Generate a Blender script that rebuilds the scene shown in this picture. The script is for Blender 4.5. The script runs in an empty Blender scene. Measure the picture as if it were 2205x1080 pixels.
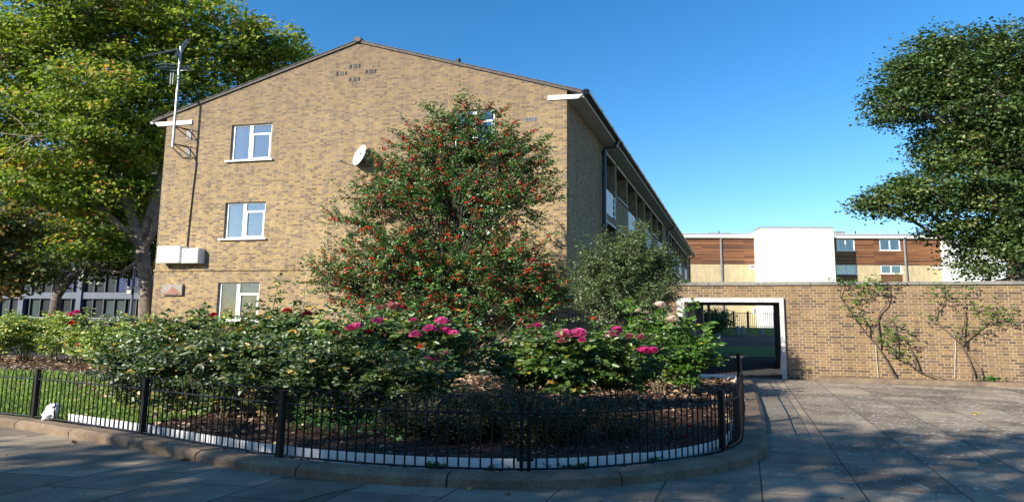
import bpy, math, random
import numpy as np
rng = np.random.default_rng(7); random.seed(7)
S = 1.53                      # the photograph is 1.53 times too wide: so is everything here
SC = bpy.context.scene; COL = SC.collection
# ------------------------------------------------------------------ camera
FPX = 1300.0; TH = math.atan(158/1300); RO = 0.012; EYE = 1.4
Fw = np.array([0, math.cos(TH), math.sin(TH)]); R0 = np.array([1., 0, 0]); U0 = np.cross(R0, Fw)
Rt = R0*math.cos(RO)+U0*math.sin(RO); Up = np.cross(Rt, Fw); CAM = np.array([0, 0, EYE])
def ray(x, y): return Fw*FPX+Rt*(x-1102.5)+Up*(540-y)
def at(x, y, Y):
    v = ray(x, y); p = CAM+v*Y/v[1]; return np.array([p[0]/S, p[1], p[2]])
def onz(x, y, z=0.):
    v = ray(x, y); p = CAM+v*(z-EYE)/v[2]; return np.array([p[0]/S, p[1], p[2]])
def px_at(x, Y, z):            # point at photograph column x, depth Y, height z
    a = at(x, 700, Y); return np.array([a[0], Y, z])
cd = bpy.data.cameras.new('camera'); cam = bpy.data.objects.new('camera', cd); COL.objects.link(cam)
from mathutils import Matrix, Vector
cam.matrix_world = Matrix(((Rt[0], Up[0], -Fw[0], 0), (Rt[1], Up[1], -Fw[1], 0), (Rt[2], Up[2], -Fw[2], EYE), (0, 0, 0, 1)))
cd.sensor_width = 36; cd.lens = FPX/2205*36; cd.clip_end = 1000; cd.clip_start = .05
SC.camera = cam
# ------------------------------------------------------------------ materials
def newmat(name):
    m = bpy.data.materials.new(name); m.use_nodes = True; nt = m.node_tree
    return m, nt, nt.nodes['Principled BSDF'], nt.nodes['Material Output']
def N(nt, t, **k):
    n = nt.nodes.new(t)
    for a, b in k.items(): setattr(n, a, b)
    return n
def ramp(nt, stops, interp='LINEAR'):
    r = N(nt, 'ShaderNodeValToRGB'); e = r.color_ramp; e.interpolation = interp
    while len(e.elements) < len(stops): e.elements.new(.5)
    for el, (p, c) in zip(e.elements, stops): el.position = p; el.color = (*c, 1)
    return r
def noise(nt, vec, scale, detail=4, rough=.55):
    n = N(nt, 'ShaderNodeTexNoise'); n.inputs['Scale'].default_value = scale; n.inputs['Detail'].default_value = detail
    n.inputs['Roughness'].default_value = rough
    if vec is not None: nt.links.new(vec, n.inputs['Vector'])
    return n
def mix(nt, fac, a, b, mode='MIX'):
    m = N(nt, 'ShaderNodeMix', data_type='RGBA', blend_type=mode)
    for s, v in ((0, fac), (6, a), (7, b)):
        if hasattr(v, 'links'): nt.links.new(v, m.inputs[s])
        else: m.inputs[s].default_value = v if s == 0 else (*v, 1)
    return m.outputs[2]
def bump(nt, bs, h, dist=.01, st=.6):
    b = N(nt, 'ShaderNodeBump'); b.inputs['Distance'].default_value = dist; b.inputs['Strength'].default_value = st
    nt.links.new(h, b.inputs['Height']); nt.links.new(b.outputs[0], bs.inputs['Normal']); return b
def plain(name, c, rough=.6, var=.12, scale=6, metal=0., bmp=0., c2=None):
    m, nt, bs, o = newmat(name)
    tc = N(nt, 'ShaderNodeTexCoord'); n = noise(nt, tc.outputs['Object'], scale, 6, .6)
    lo = c2 or tuple(v*(1-var*2) for v in c); hi = tuple(min(1, v*(1+var)) for v in c)
    r = ramp(nt, [(.3, lo), (.7, hi)]); nt.links.new(n.outputs[0], r.inputs[0])
    nt.links.new(r.outputs[0], bs.inputs['Base Color']); bs.inputs['Roughness'].default_value = rough; bs.inputs['Metallic'].default_value = metal
    if bmp: bump(nt, bs, n.outputs[0], bmp)
    return m
def brickmat(name, stops, mortar, bw=.225, rh=.075, ms=.011, squash=.5, big=.35, stain=(.30, .25, .2), wob=.004, wall=None):
    m, nt, bs, o = newmat(name); L = nt.links
    uv = N(nt, 'ShaderNodeUVMap'); uv.uv_map = 'UVMap'
    wn = noise(nt, uv.outputs[0], 9, 2); sub = N(nt, 'ShaderNodeVectorMath', operation='SUBTRACT'); L.new(wn.outputs['Color'], sub.inputs[0]); sub.inputs[1].default_value = (.5, .5, .5)
    sc = N(nt, 'ShaderNodeVectorMath', operation='SCALE'); L.new(sub.outputs[0], sc.inputs[0]); sc.inputs['Scale'].default_value = wob*3
    ad = N(nt, 'ShaderNodeVectorMath', operation='ADD'); L.new(uv.outputs[0], ad.inputs[0]); L.new(sc.outputs[0], ad.inputs[1])
    b = N(nt, 'ShaderNodeTexBrick'); b.offset = .5; b.offset_frequency = 2; b.squash = squash; b.squash_frequency = 2
    L.new(ad.outputs[0], b.inputs['Vector']); b.inputs['Scale'].default_value = 1
    b.inputs['Brick Width'].default_value = bw; b.inputs['Row Height'].default_value = rh
    b.inputs['Mortar Size'].default_value = ms/2; b.inputs['Mortar Smooth'].default_value = .25
    b.inputs['Color1'].default_value = (0, 0, 0, 1); b.inputs['Color2'].default_value = (1, 1, 1, 1); b.inputs['Mortar'].default_value = (.5, .5, .5, 1)
    b.inputs['Bias'].default_value = 0
    r = ramp(nt, stops); L.new(b.outputs['Color'], r.inputs[0])
    n1 = noise(nt, uv.outputs[0], 17, 6, .75); r1 = ramp(nt, [(.3, (.62, .58, .56)), (.7, (1.22, 1.22, 1.15))]); L.new(n1.outputs[0], r1.inputs[0])
    c = mix(nt, 1., r.outputs[0], r1.outputs[0], 'MULTIPLY')
    mn = noise(nt, uv.outputs[0], 60, 3); r2 = ramp(nt, [(.3, tuple(v*.75 for v in mortar)), (.7, mortar)]); L.new(mn.outputs[0], r2.inputs[0])
    c = mix(nt, b.outputs['Fac'], c, r2.outputs[0])
    n3 = noise(nt, uv.outputs[0], .55, 5, .65); r3 = ramp(nt, [(.42, (0, 0, 0)), (.72, (big, big, big))]); L.new(n3.outputs[0], r3.inputs[0])
    c = mix(nt, r3.outputs[0], c, stain, 'MULTIPLY' if 0 else 'MIX')
    mp4 = N(nt, 'ShaderNodeMapping'); mp4.inputs['Scale'].default_value = (2.2, .3, 1); L.new(uv.outputs[0], mp4.inputs[0]); n4 = noise(nt, mp4.outputs[0], 1.4, 6, .7); r4 = ramp(nt, [(.3, (.74, .72, .70)), (.68, (1.12, 1.12, 1.1))]); L.new(n4.outputs[0], r4.inputs[0]); c = mix(nt, 1., c, r4.outputs[0], 'MULTIPLY')
    if wall:          # old soot: bricks near the top of the gable are browner
        sp = N(nt, 'ShaderNodeSeparateXYZ'); L.new(uv.outputs[0], sp.inputs[0])
        mr = N(nt, 'ShaderNodeMapRange'); L.new(sp.outputs[1], mr.inputs[0]); mr.inputs[1].default_value = wall[0]; mr.inputs[2].default_value = wall[1]; mr.inputs[4].default_value = wall[2]
        mm = N(nt, 'ShaderNodeMath', operation='MULTIPLY'); L.new(mr.outputs[0], mm.inputs[0]); L.new(n1.outputs[0], mm.inputs[1])
        c = mix(nt, mm.outputs[0], c, (.12, .085, .06))
    L.new(c, bs.inputs['Base Color']); bs.inputs['Roughness'].default_value = .9
    h = N(nt, 'ShaderNodeMath', operation='MULTIPLY_ADD'); L.new(b.outputs['Fac'], h.inputs[0]); h.inputs[1].default_value = -1.; L.new(n1.outputs[0], h.inputs[2])
    bump(nt, bs, h.outputs[0], .012, .9)
    return m
M = {}
M['gable'] = brickmat('gable_brick', [(0, (.14, .097, .07)), (.14, (.21, .143, .098)), (.3, (.31, .215, .115)), (.5, (.40, .275, .125)), (.72, (.475, .33, .145)), (.87, (.36, .258, .155)), (1, (.21, .16, .13))],
                      (.43, .345, .215), ms=.014, bw=.15, rh=.07, squash=.7, big=.25, stain=(.20, .15, .10), wall=(4.5, 11., 1.25))
M['garden'] = brickmat('garden_wall_brick', [(0, (.10, .066, .047)), (.2, (.165, .105, .065)), (.4, (.235, .15, .075)), (.6, (.29, .19, .088)), (.8, (.25, .15, .085)), (1, (.17, .115, .085))],
                       (.47, .375, .24), ms=.014, big=.3, stain=(.17, .12, .08))
M['buff'] = brickmat('buff_brick', [(0, (.50, .40, .24)), (1, (.60, .50, .31))], (.55, .46, .30), squash=1., big=.1, stain=(.5, .4, .25))
def board(name):
    m, nt, bs, o = newmat(name); L = nt.links; uv = N(nt, 'ShaderNodeUVMap'); uv.uv_map = 'UVMap'
    b = N(nt, 'ShaderNodeTexBrick'); L.new(uv.outputs[0], b.inputs['Vector']); b.inputs['Scale'].default_value = 1
    b.inputs['Brick Width'].default_value = 3.6; b.inputs['Row Height'].default_value = .15; b.inputs['Mortar Size'].default_value = .008
    b.inputs['Color1'].default_value = (0, 0, 0, 1); b.inputs['Color2'].default_value = (1, 1, 1, 1)
    r = ramp(nt, [(0, (.085, .036, .018)), (.5, (.18, .07, .026)), (1, (.28, .125, .048))]); L.new(b.outputs['Color'], r.inputs[0])
    mp = N(nt, 'ShaderNodeMapping'); mp.inputs['Scale'].default_value = (.4, 5, 1); L.new(uv.outputs[0], mp.inputs[0])
    n = noise(nt, mp.outputs[0], 2, 6, .7); r1 = ramp(nt, [(.25, (.45, .45, .45)), (.75, (1.25, 1.2, 1.15))]); L.new(n.outputs[0], r1.inputs[0])
    c = mix(nt, 1., r.outputs[0], r1.outputs[0], 'MULTIPLY'); c = mix(nt, b.outputs['Fac'], c, (.03, .015, .01))
    L.new(c, bs.inputs['Base Color']); bs.inputs['Roughness'].default_value = .7; return m
M['board'] = board('cedar_boards')
def slabs(name):
    m, nt, bs, o = newmat(name); L = nt.links; uv = N(nt, 'ShaderNodeUVMap'); uv.uv_map = 'UVMap'; tc = N(nt, 'ShaderNodeTexCoord')
    b = N(nt, 'ShaderNodeTexBrick'); b.offset = .5; L.new(uv.outputs[0], b.inputs['Vector']); b.inputs['Scale'].default_value = 1
    b.inputs['Brick Width'].default_value = 1; b.inputs['Row Height'].default_value = 1; b.inputs['Mortar Size'].default_value = .011; b.inputs['Mortar Smooth'].default_value = .4
    b.inputs['Color1'].default_value = (0, 0, 0, 1); b.inputs['Color2'].default_value = (1, 1, 1, 1)
    r = ramp(nt, [(0, (.215, .175, .14)), (.35, (.265, .22, .172)), (.7, (.31, .257, .197)), (1, (.36, .30, .23))]); L.new(b.outputs['Color'], r.inputs[0])
    n = noise(nt, tc.outputs['Object'], 55, 6, .75); r1 = ramp(nt, [(.3, (.62, .62, .62)), (.7, (1.25, 1.25, 1.25))]); L.new(n.outputs[0], r1.inputs[0])
    c = mix(nt, 1., r.outputs[0], r1.outputs[0], 'MULTIPLY')
    nb = noise(nt, tc.outputs['Object'], .9, 6, .65); rb = ramp(nt, [(.35, (.55, .55, .54)), (.65, (1.18, 1.15, 1.08))]); L.new(nb.outputs[0], rb.inputs[0])
    c = mix(nt, 1., c, rb.outputs[0], 'MULTIPLY')
    # pale lichen / gum spots, denser towards the garden wall
    v = N(nt, 'ShaderNodeTexVoronoi'); v.inputs['Scale'].default_value = 11; v.inputs['Randomness'].default_value = 1; L.new(tc.outputs['Object'], v.inputs['Vector'])
    nv = noise(nt, tc.outputs['Object'], 22, 3); a = N(nt, 'ShaderNodeMath', operation='MULTIPLY_ADD'); L.new(nv.outputs[0], a.inputs[0]); a.inputs[1].default_value = .5; L.new(v.outputs['Distance'], a.inputs[2])
    sp = N(nt, 'ShaderNodeSeparateXYZ'); L.new(tc.outputs['Object'], sp.inputs[0])
    s2 = N(nt, 'ShaderNodeMapRange'); L.new(sp.outputs[0], s2.inputs[0]); s2.inputs[1].default_value = 0; s2.inputs[2].default_value = 6; s2.inputs[3].default_value = .27; s2.inputs[4].default_value = .54
    ns = noise(nt, tc.outputs['Object'], 1.7, 4, .7); s3 = N(nt, 'ShaderNodeMath', operation='MULTIPLY_ADD'); L.new(ns.outputs[0], s3.inputs[0]); s3.inputs[1].default_value = .7; s4 = N(nt, 'ShaderNodeMath', operation='ADD'); L.new(a.outputs[0], s4.inputs[0]); s4.inputs[1].default_value = -.0; s3.inputs[2].default_value = -.38; s5 = N(nt, 'ShaderNodeMath', operation='ADD'); L.new(s2.outputs[0], s5.inputs[0]); L.new(s3.outputs[0], s5.inputs[1]); lt = N(nt, 'ShaderNodeMath', operation='LESS_THAN'); L.new(a.outputs[0], lt.inputs[0]); L.new(s5.outputs[0], lt.inputs[1])
    v2 = N(nt, 'ShaderNodeMath', operation='MULTIPLY'); L.new(lt.outputs[0], v2.inputs[0]); v2.inputs[1].default_value = .62
    c = mix(nt, v2.outputs[0], c, (.55, .52, .46))
    c = mix(nt, b.outputs['Fac'], c, (.075, .07, .06))
    L.new(c, bs.inputs['Base Color']); bs.inputs['Roughness'].default_value = .85; bs.inputs['Specular IOR Level'].default_value = .08
    h = N(nt, 'ShaderNodeMath', operation='MULTIPLY_ADD'); L.new(b.outputs['Fac'], h.inputs[0]); h.inputs[1].default_value = -1.6; L.new(n.outputs[0], h.inputs[2])
    bump(nt, bs, h.outputs[0], .006, .8); return m
M['slab'] = slabs('paving_slabs')
def speck(name, cols, scale, rough=.9, bmp=.02):
    m, nt, bs, o = newmat(name); tc = N(nt, 'ShaderNodeTexCoord'); n = noise(nt, tc.outputs['Object'], scale, 8, .75)
    k = len(cols); r = ramp(nt, [(.3+.4*i/(k-1), c) for i, c in enumerate(cols)]); nt.links.new(n.outputs[0], r.inputs[0])
    n2 = noise(nt, tc.outputs['Object'], scale*.08, 3); r2 = ramp(nt, [(.3, (.7, .7, .7)), (.7, (1.2, 1.2, 1.15))]); nt.links.new(n2.outputs[0], r2.inputs[0])
    nt.links.new(mix(nt, 1., r.outputs[0], r2.outputs[0], 'MULTIPLY'), bs.inputs['Base Color']); bs.inputs['Roughness'].default_value = rough; bs.inputs['Specular IOR Level'].default_value = .08
    bump(nt, bs, n.outputs[0], bmp, .7); return m
M['soil'] = speck('bark_mulch_soil', [(.03, .018, .012), (.07, .04, .028), (.13, .075, .05)], 30, bmp=.03)
M['turf'] = speck('turf_soil', [(.05, .09, .015), (.09, .15, .03), (.13, .19, .04)], 20)
M['kerb'] = speck('kerb_stone', [(.13, .09, .065), (.21, .155, .11), (.30, .235, .175)], 45, bmp=.008)
M['asphalt'] = speck('asphalt', [(.04, .04, .042), (.065, .065, .068)], 60, bmp=.004)
M['coping'] = speck('coping_concrete', [(.16, .15, .13), (.25, .235, .21), (.31, .29, .26)], 12, bmp=.006)
M['white'] = plain('white_paint', (.80, .79, .76), .55, .05, 3)
M['render'] = plain('white_render', (.72, .71, .69), .85, .07, 1.2)
M['dirtywhite'] = plain('weathered_white_paint', (.50, .49, .46), .6, .16, 5)
M['upvc'] = plain('white_upvc', (.82, .82, .82), .3, .02, 3)
M['soffit'] = plain('soffit_board', (.55, .52, .47), .8, .08, 2)
M['black'] = plain('black_gloss_paint', (.006, .006, .007), .45, .3, 25)
M['black'].node_tree.nodes['Principled BSDF'].inputs['Specular IOR Level'].default_value = .3
M['pipe'] = plain('black_cast_iron', (.015, .016, .022), .3, .2, 10)
M['lead'] = plain('grey_lead', (.2, .2, .21), .5, .2, 5)
M['tile'] = plain('roof_tiles', (.10, .085, .075), .8, .25, 8)
M['galv'] = plain('galvanised_steel', (.27, .275, .28), .38, .12, 15, metal=.8)
M['dish'] = plain('grey_white_dish', (.42, .42, .41), .45, .08, 6)
M['cabinet'] = plain('cream_white_cabinet', (.82, .81, .77), .4, .03, 4)
M['plaque'] = speck('carved_terracotta_stone', [(.20, .12, .09), (.34, .19, .13), (.46, .40, .36)], 9, bmp=.01)
M['plaqueframe'] = plain('pale_stone', (.30, .26, .23), .8, .15, 12)
M['plaquered'] = plain('red_terracotta', (.32, .15, .09), .8, .2, 18)
M['dark'] = plain('interior_shade', (.02, .02, .022), .9, .2, 2)  # near-black colour stands in for the shade inside rooms and vent holes
M['dark_paint_shade'] = plain('dark_paint_and_shade', (.035, .04, .055), .6, .15, 3)  # dark paint, also used as painted shade in the recesses and street strip
M['bluewhite'] = plain('pale_blue_white_panel', (.62, .68, .76), .5, .05, 2)
M['steelblue'] = plain('blue_grey_cladding', (.07, .09, .125), .5, .1, 2)
M['edging'] = plain('pale_plastic_edging', (.78, .77, .76), .45, .06, 8)
M['curtain'] = plain('net_curtain', (.6, .6, .58), .9, .2, 8)
M['litter'] = plain('crumpled_white_plastic', (.80, .79, .80), .35, .05, 8)
M['bark'] = plain('tree_bark', (.17, .13, .10), .9, .2, 7, bmp=.03, c2=(.06, .045, .035))
M['greybark'] = plain('grey_smooth_bark', (.11, .10, .075), .85, .2, 7, c2=(.05, .045, .03))
M['planebark'] = plain('plane_tree_bark', (.27, .21, .16), .85, .1, 3.5, bmp=.03, c2=(.075, .052, .038))
M['stem'] = plain('green_brown_stem', (.12, .10, .05), .7, .3, 12)
M['vine'] = plain('climber_stem', (.11, .075, .055), .8, .3, 12)
M['bollard'] = plain('concrete_bollard', (.25, .25, .25), .8, .12, 6)
M['flue'] = plain('brown_pipe', (.14, .08, .05), .5, .2, 6)
def glassmat(name, tint, refl=.5, rough=.02):
    m, nt, bs, o = newmat(name); L = nt.links
    g = N(nt, 'ShaderNodeBsdfGlossy'); g.inputs['Color'].default_value = (.95, .97, 1, 1); g.inputs['Roughness'].default_value = rough
    t = N(nt, 'ShaderNodeBsdfTransparent'); t.inputs['Color'].default_value = (*tint, 1)
    lw = N(nt, 'ShaderNodeLayerWeight'); lw.inputs['Blend'].default_value = .35
    mr = N(nt, 'ShaderNodeMapRange'); L.new(lw.outputs['Fresnel'], mr.inputs[0]); mr.inputs[3].default_value = refl; mr.inputs[4].default_value = 1
    tc = N(nt, 'ShaderNodeTexCoord'); n = noise(nt, tc.outputs['Object'], 1.5, 2); b = N(nt, 'ShaderNodeBump'); b.inputs['Distance'].default_value = .02; b.inputs['Strength'].default_value = .25
    L.new(n.outputs[0], b.inputs['Height']); L.new(b.outputs[0], g.inputs['Normal'])
    ms = N(nt, 'ShaderNodeMixShader'); L.new(mr.outputs[0], ms.inputs[0]); L.new(t.outputs[0], ms.inputs[1]); L.new(g.outputs[0], ms.inputs[2]); L.new(ms.outputs[0], o.inputs[0]); return m
M['glass'] = glassmat('window_glass', (.8, .85, .85), .27)
M['netglass'] = glassmat('dark_window_glass', (.85, .92, .9), .08, .04)
M['officeglass'] = glassmat('office_glass', (.3, .45, .5), .08, .05)
def leafmat(name, stops, trans=.3, rough=.42, spec=.5):
    m, nt, bs, o = newmat(name); L = nt.links
    a = N(nt, 'ShaderNodeAttribute'); a.attribute_name = 'rnd'
    r = ramp(nt, stops); L.new(a.outputs['Fac'], r.inputs[0]); L.new(r.outputs[0], bs.inputs['Base Color'])
    bs.inputs['Roughness'].default_value = rough; bs.inputs['Specular IOR Level'].default_value = spec
    t = N(nt, 'ShaderNodeBsdfTranslucent'); br = mix(nt, 1., r.outputs[0], (1.5, 1.6, .7), 'MULTIPLY'); L.new(br, t.inputs[0])
    ms = N(nt, 'ShaderNodeMixShader'); ms.inputs[0].default_value = trans; L.new(bs.outputs[0], ms.inputs[1]); L.new(t.outputs[0], ms.inputs[2]); L.new(ms.outputs[0], o.inputs[0])
    return m
M['lf_plane'] = leafmat('plane_leaves', [(0, (0.062, 0.106, 0.016)), (.3, (0.126, 0.197, 0.027)), (.65, (0.231, 0.296, 0.041)), (.88, (0.354, 0.360, 0.053)), (.95, (0.461, 0.312, 0.067)), (1, (0.495, 0.214, 0.080))], .4, .6, .3)
M['lf_right'] = leafmat('dark_green_leaves', [(0, (0.032, 0.060, 0.013)), (.5, (0.064, 0.109, 0.023)), (.9, (0.109, 0.166, 0.037)), (1, (0.218, 0.198, 0.053))], .2)
M['lf_back'] = leafmat('dull_green_leaves', [(0, (0.024, 0.040, 0.010)), (.6, (0.048, 0.072, 0.016)), (1, (0.096, 0.104, 0.024))], .3)  # dark green range for the leaves of the far street tree
M['lf_brown'] = leafmat('browning_leaves', [(0, (.06, .09, .02)), (.45, (.13, .16, .035)), (.7, (.24, .17, .05)), (1, (.28, .10, .035))], .35)
M['lf_holly'] = leafmat('holly_leaves', [(0, (0.035, 0.088, 0.020)), (.6, (0.079, 0.175, 0.035)), (.92, (0.160, 0.311, 0.064)), (1, (.20, .24, .09))], .15, .36, .5)
M['lf_olive'] = leafmat('grey_green_leaves', [(0, (0.052, 0.085, 0.029)), (.6, (0.117, 0.169, 0.058)), (1, (0.246, 0.312, 0.127))], .2, .35)
M['lf_rose'] = leafmat('rose_leaves', [(0, (0.035, 0.074, 0.018)), (.5, (0.069, 0.124, 0.028)), (.85, (0.139, 0.205, 0.032)), (.95, (0.474, 0.322, 0.045)), (1, (0.593, 0.249, 0.054))], .25, .38)
M['lf_rosed'] = leafmat('mixed_rose_leaves', [(0, (.03, .055, .016)), (.5, (.055, .095, .028)), (.78, (.10, .15, .035)), (.9, (.34, .27, .05)), (1, (.30, .15, .06))], .25, .45)
M['lf_rosey'] = leafmat('yellowing_rose_leaves', [(0, (0.106, 0.181, 0.036)), (.4, (0.209, 0.310, 0.066)), (.7, (0.397, 0.436, 0.088)), (.9, (0.600, 0.581, 0.088)), (1, (0.600, 0.400, 0.145))], .3, .42)
M['lf_roseb'] = leafmat('fresh_rose_leaves', [(0, (0.037, 0.091, 0.014)), (.5, (0.073, 0.162, 0.022)), (.9, (0.134, 0.233, 0.028)), (1, (0.424, 0.335, 0.036))], .3, .35)
M['lf_low'] = leafmat('low_shrub_leaves', [(0, (.03, .03, .015)), (.5, (.05, .06, .02)), (.85, (.10, .10, .03)), (1, (.16, .08, .04))], .2)
M['lf_weed'] = leafmat('weed_leaves', [(0, (.03, .10, .02)), (1, (.08, .20, .04))], .3)
M['grass'] = leafmat('grass_blades', [(0, (0.119, 0.211, 0.026)), (.6, (0.239, 0.374, 0.046)), (1, (0.444, 0.471, 0.091))], .3, .5)
M['dry'] = leafmat('dry_leaves', [(0, (.07, .035, .02)), (.35, (.17, .09, .05)), (.7, (.34, .21, .12)), (1, (.52, .42, .30))], .1, .7)
M['chips'] = leafmat('bark_chips', [(0, (.03, .017, .012)), (.6, (.07, .04, .028)), (.9, (.14, .085, .06)), (1, (.28, .2, .15))], 0., .8)
M['oleaf'] = leafmat('orange_dead_leaf', [(0, (.30, .10, .03)), (1, (.42, .17, .05))], .15, .6)
M['yleaf'] = leafmat('yellow_dead_leaf', [(0, (.5, .38, .08)), (1, (.5, .4, .1))], .15, .6)
M['pleaf'] = leafmat('pale_dead_leaf', [(0, (.34, .27, .2)), (1, (.4, .33, .25))], .1, .6)
M['berry'] = plain('red_berry', (.62, .035, .018), .25, .2, 3)
def petal(name, c): 
    m, nt, bs, o = newmat(name); L = nt.links; tc = N(nt, 'ShaderNodeTexCoord'); n = noise(nt, tc.outputs['Object'], 30, 3)
    r = ramp(nt, [(.3, tuple(v*.6 for v in c)), (.7, c)]); L.new(n.outputs[0], r.inputs[0]); L.new(r.outputs[0], bs.inputs['Base Color']); bs.inputs['Roughness'].default_value = .6
    t = N(nt, 'ShaderNodeBsdfTranslucent'); L.new(r.outputs[0], t.inputs[0]); ms = N(nt, 'ShaderNodeMixShader'); ms.inputs[0].default_value = .35
    L.new(bs.outputs[0], ms.inputs[1]); L.new(t.outputs[0], ms.inputs[2]); L.new(ms.outputs[0], o.inputs[0]); return m
M['p_pink'] = petal('pink_petals', (.92, .17, .42)); M['p_mag'] = petal('magenta_petals', (.72, .05, .26)); M['p_red'] = petal('red_petals', (.50, .012, .02))
M['p_peach'] = petal('peach_petals', (.9, .72, .58)); M['p_dusty'] = petal('dusty_pink_petals', (.48, .17, .16)); M['p_orange'] = petal('orange_petals', (.75, .14, .05)); M['p_dark'] = petal('dark_red_petals', (.30, .012, .03))
# ------------------------------------------------------------------ objects
def tag(o, label=None, cat=None, group=None, kind=None):
    for k, v in (('label', label), ('category', cat), ('group', group), ('kind', kind)):
        if v: o[k] = v
    return o
def thing(name, base, label, cat, group=None):
    o = bpy.data.objects.new(name, None); o.empty_display_size = .2; COL.objects.link(o)
    o.location = (base[0]*S, base[1], base[2]); return tag(o, label, cat, group)
def origin(par):
    o = np.zeros(3)
    while par is not None: o += np.array(par.location); par = par.parent
    return o
class MB:
    def __init__(s): s.v = []; s.f = []; s.m = []; s.uv = {}
    def poly(s, pts, mi=0, uv=None):
        b = len(s.v); s.v += [tuple(map(float, p)) for p in pts]; s.f.append(tuple(range(b, b+len(pts)))); s.m.append(mi)
        if uv is not None: s.uv[len(s.f)-1] = uv
        return s
    def hexa(s, p, mi=0):      # eight corners: four below, four above, both counter-clockwise seen from above
        for q in ((3, 2, 1, 0), (4, 5, 6, 7), (0, 1, 5, 4), (1, 2, 6, 5), (2, 3, 7, 6), (3, 0, 4, 7)): s.poly([p[i] for i in q], mi)
        return s
    def box(s, a, b, mi=0):
        x0, y0, z0 = a; x1, y1, z1 = b
        return s.hexa([(x0, y0, z0), (x1, y0, z0), (x1, y1, z0), (x0, y1, z0), (x0, y0, z1), (x1, y0, z1), (x1, y1, z1), (x0, y1, z1)], mi)
    def tube(s, pts, rad, n=6, mi=0, cap=True):
        pts = [np.array(p, float) for p in pts]; k = len(pts)
        if not hasattr(rad, '__len__'): rad = [rad]*k
        b = len(s.v); prev = None
        for i, p in enumerate(pts):
            d = pts[min(i+1, k-1)]-pts[max(i-1, 0)]; d = d/(np.linalg.norm(d)+1e-9)
            if prev is None: a = np.cross(d, (0, 0, 1.) if abs(d[2]) < .9 else (1., 0, 0))
            else: a = prev-d*(prev@d)
            a = a/(np.linalg.norm(a)+1e-9); prev = a; c = np.cross(d, a)
            for j in range(n):
                t = 2*math.pi*j/n; s.v.append(tuple(p+rad[i]*(math.cos(t)*a+math.sin(t)*c)))
        for i in range(k-1):
            for j in range(n):
                q = (j+1) % n; s.f.append((b+i*n+j, b+i*n+q, b+(i+1)*n+q, b+(i+1)*n+j)); s.m.append(mi)
        if cap:
            s.f.append(tuple(b+j for j in range(n))[::-1]); s.m.append(mi); s.f.append(tuple(b+(k-1)*n+j for j in range(n))); s.m.append(mi)
        return s
    def build(s, name, mats, parent=None, smooth=False, bevel=0):
        if not isinstance(mats, (list, tuple)): mats = [mats]
        v = np.array(s.v); me = bpy.data.meshes.new(name)
        w = v*np.array([S, 1, 1])-origin(parent)
        me.from_pydata(w.tolist(), [], s.f)
        for m in mats: me.materials.append(m)
        me.polygons.foreach_set('material_index', s.m)
        uvl = me.uv_layers.new(name='UVMap').data; uvs = np.zeros((len(me.loops), 2)); k = 0
        for i, f in enumerate(s.f):
            if i in s.uv:
                for c in s.uv[i]: uvs[k] = c; k += 1
                continue
            P = v[list(f)]; n = np.cross(P[1]-P[0], P[2]-P[0]); l = np.linalg.norm(n); n = n/l if l > 1e-12 else np.array([0, 0, 1.])
            if abs(n[2]) > .75: a, b2 = np.array([1., 0, 0]), np.array([0, 1., 0])
            else:
                a = np.array([-n[1], n[0], 0]); a /= np.linalg.norm(a)+1e-9; b2 = np.array([0, 0, 1.])
                if a[0]+a[1]*.01 < 0: a = -a
            for p in P: uvs[k] = (p@a, p@b2); k += 1
        uvl.foreach_set('uv', uvs.ravel())
        if smooth: me.polygons.foreach_set('use_smooth', [True]*len(me.polygons))
        me.update(); o = bpy.data.objects.new(name, me); COL.objects.link(o); o.parent = parent
        if bevel:
            b = o.modifiers.new('bevel', 'BEVEL'); b.width = bevel; b.segments = 2; b.limit_method = 'ANGLE'
        return o
def npmesh(name, V, F, mat, parent=None, rnd=None, smooth=False):
    """V (n,3) true coordinates, F (m,k) faces, rnd per face"""
    me = bpy.data.meshes.new(name); w = (V*np.array([S, 1, 1])-origin(parent)).astype(np.float32); m, k = F.shape
    me.vertices.add(len(w)); me.vertices.foreach_set('co', w.ravel()); me.loops.add(m*k); me.loops.foreach_set('vertex_index', F.astype(np.int32).ravel())
    me.polygons.add(m); me.polygons.foreach_set('loop_start', np.arange(0, m*k, k, dtype=np.int32)); me.polygons.foreach_set('loop_total', np.full(m, k, np.int32))
    if smooth: me.polygons.foreach_set('use_smooth', np.ones(m, bool))
    me.update(calc_edges=True); me.materials.append(mat)
    if rnd is not None:
        a = me.attributes.new('rnd', 'FLOAT', 'FACE'); a.data.foreach_set('value', rnd.astype(np.float32))
    o = bpy.data.objects.new(name, me); COL.objects.link(o); o.parent = parent; return o
def unit(a): return a/(np.linalg.norm(a, axis=-1, keepdims=True)+1e-9)
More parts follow.
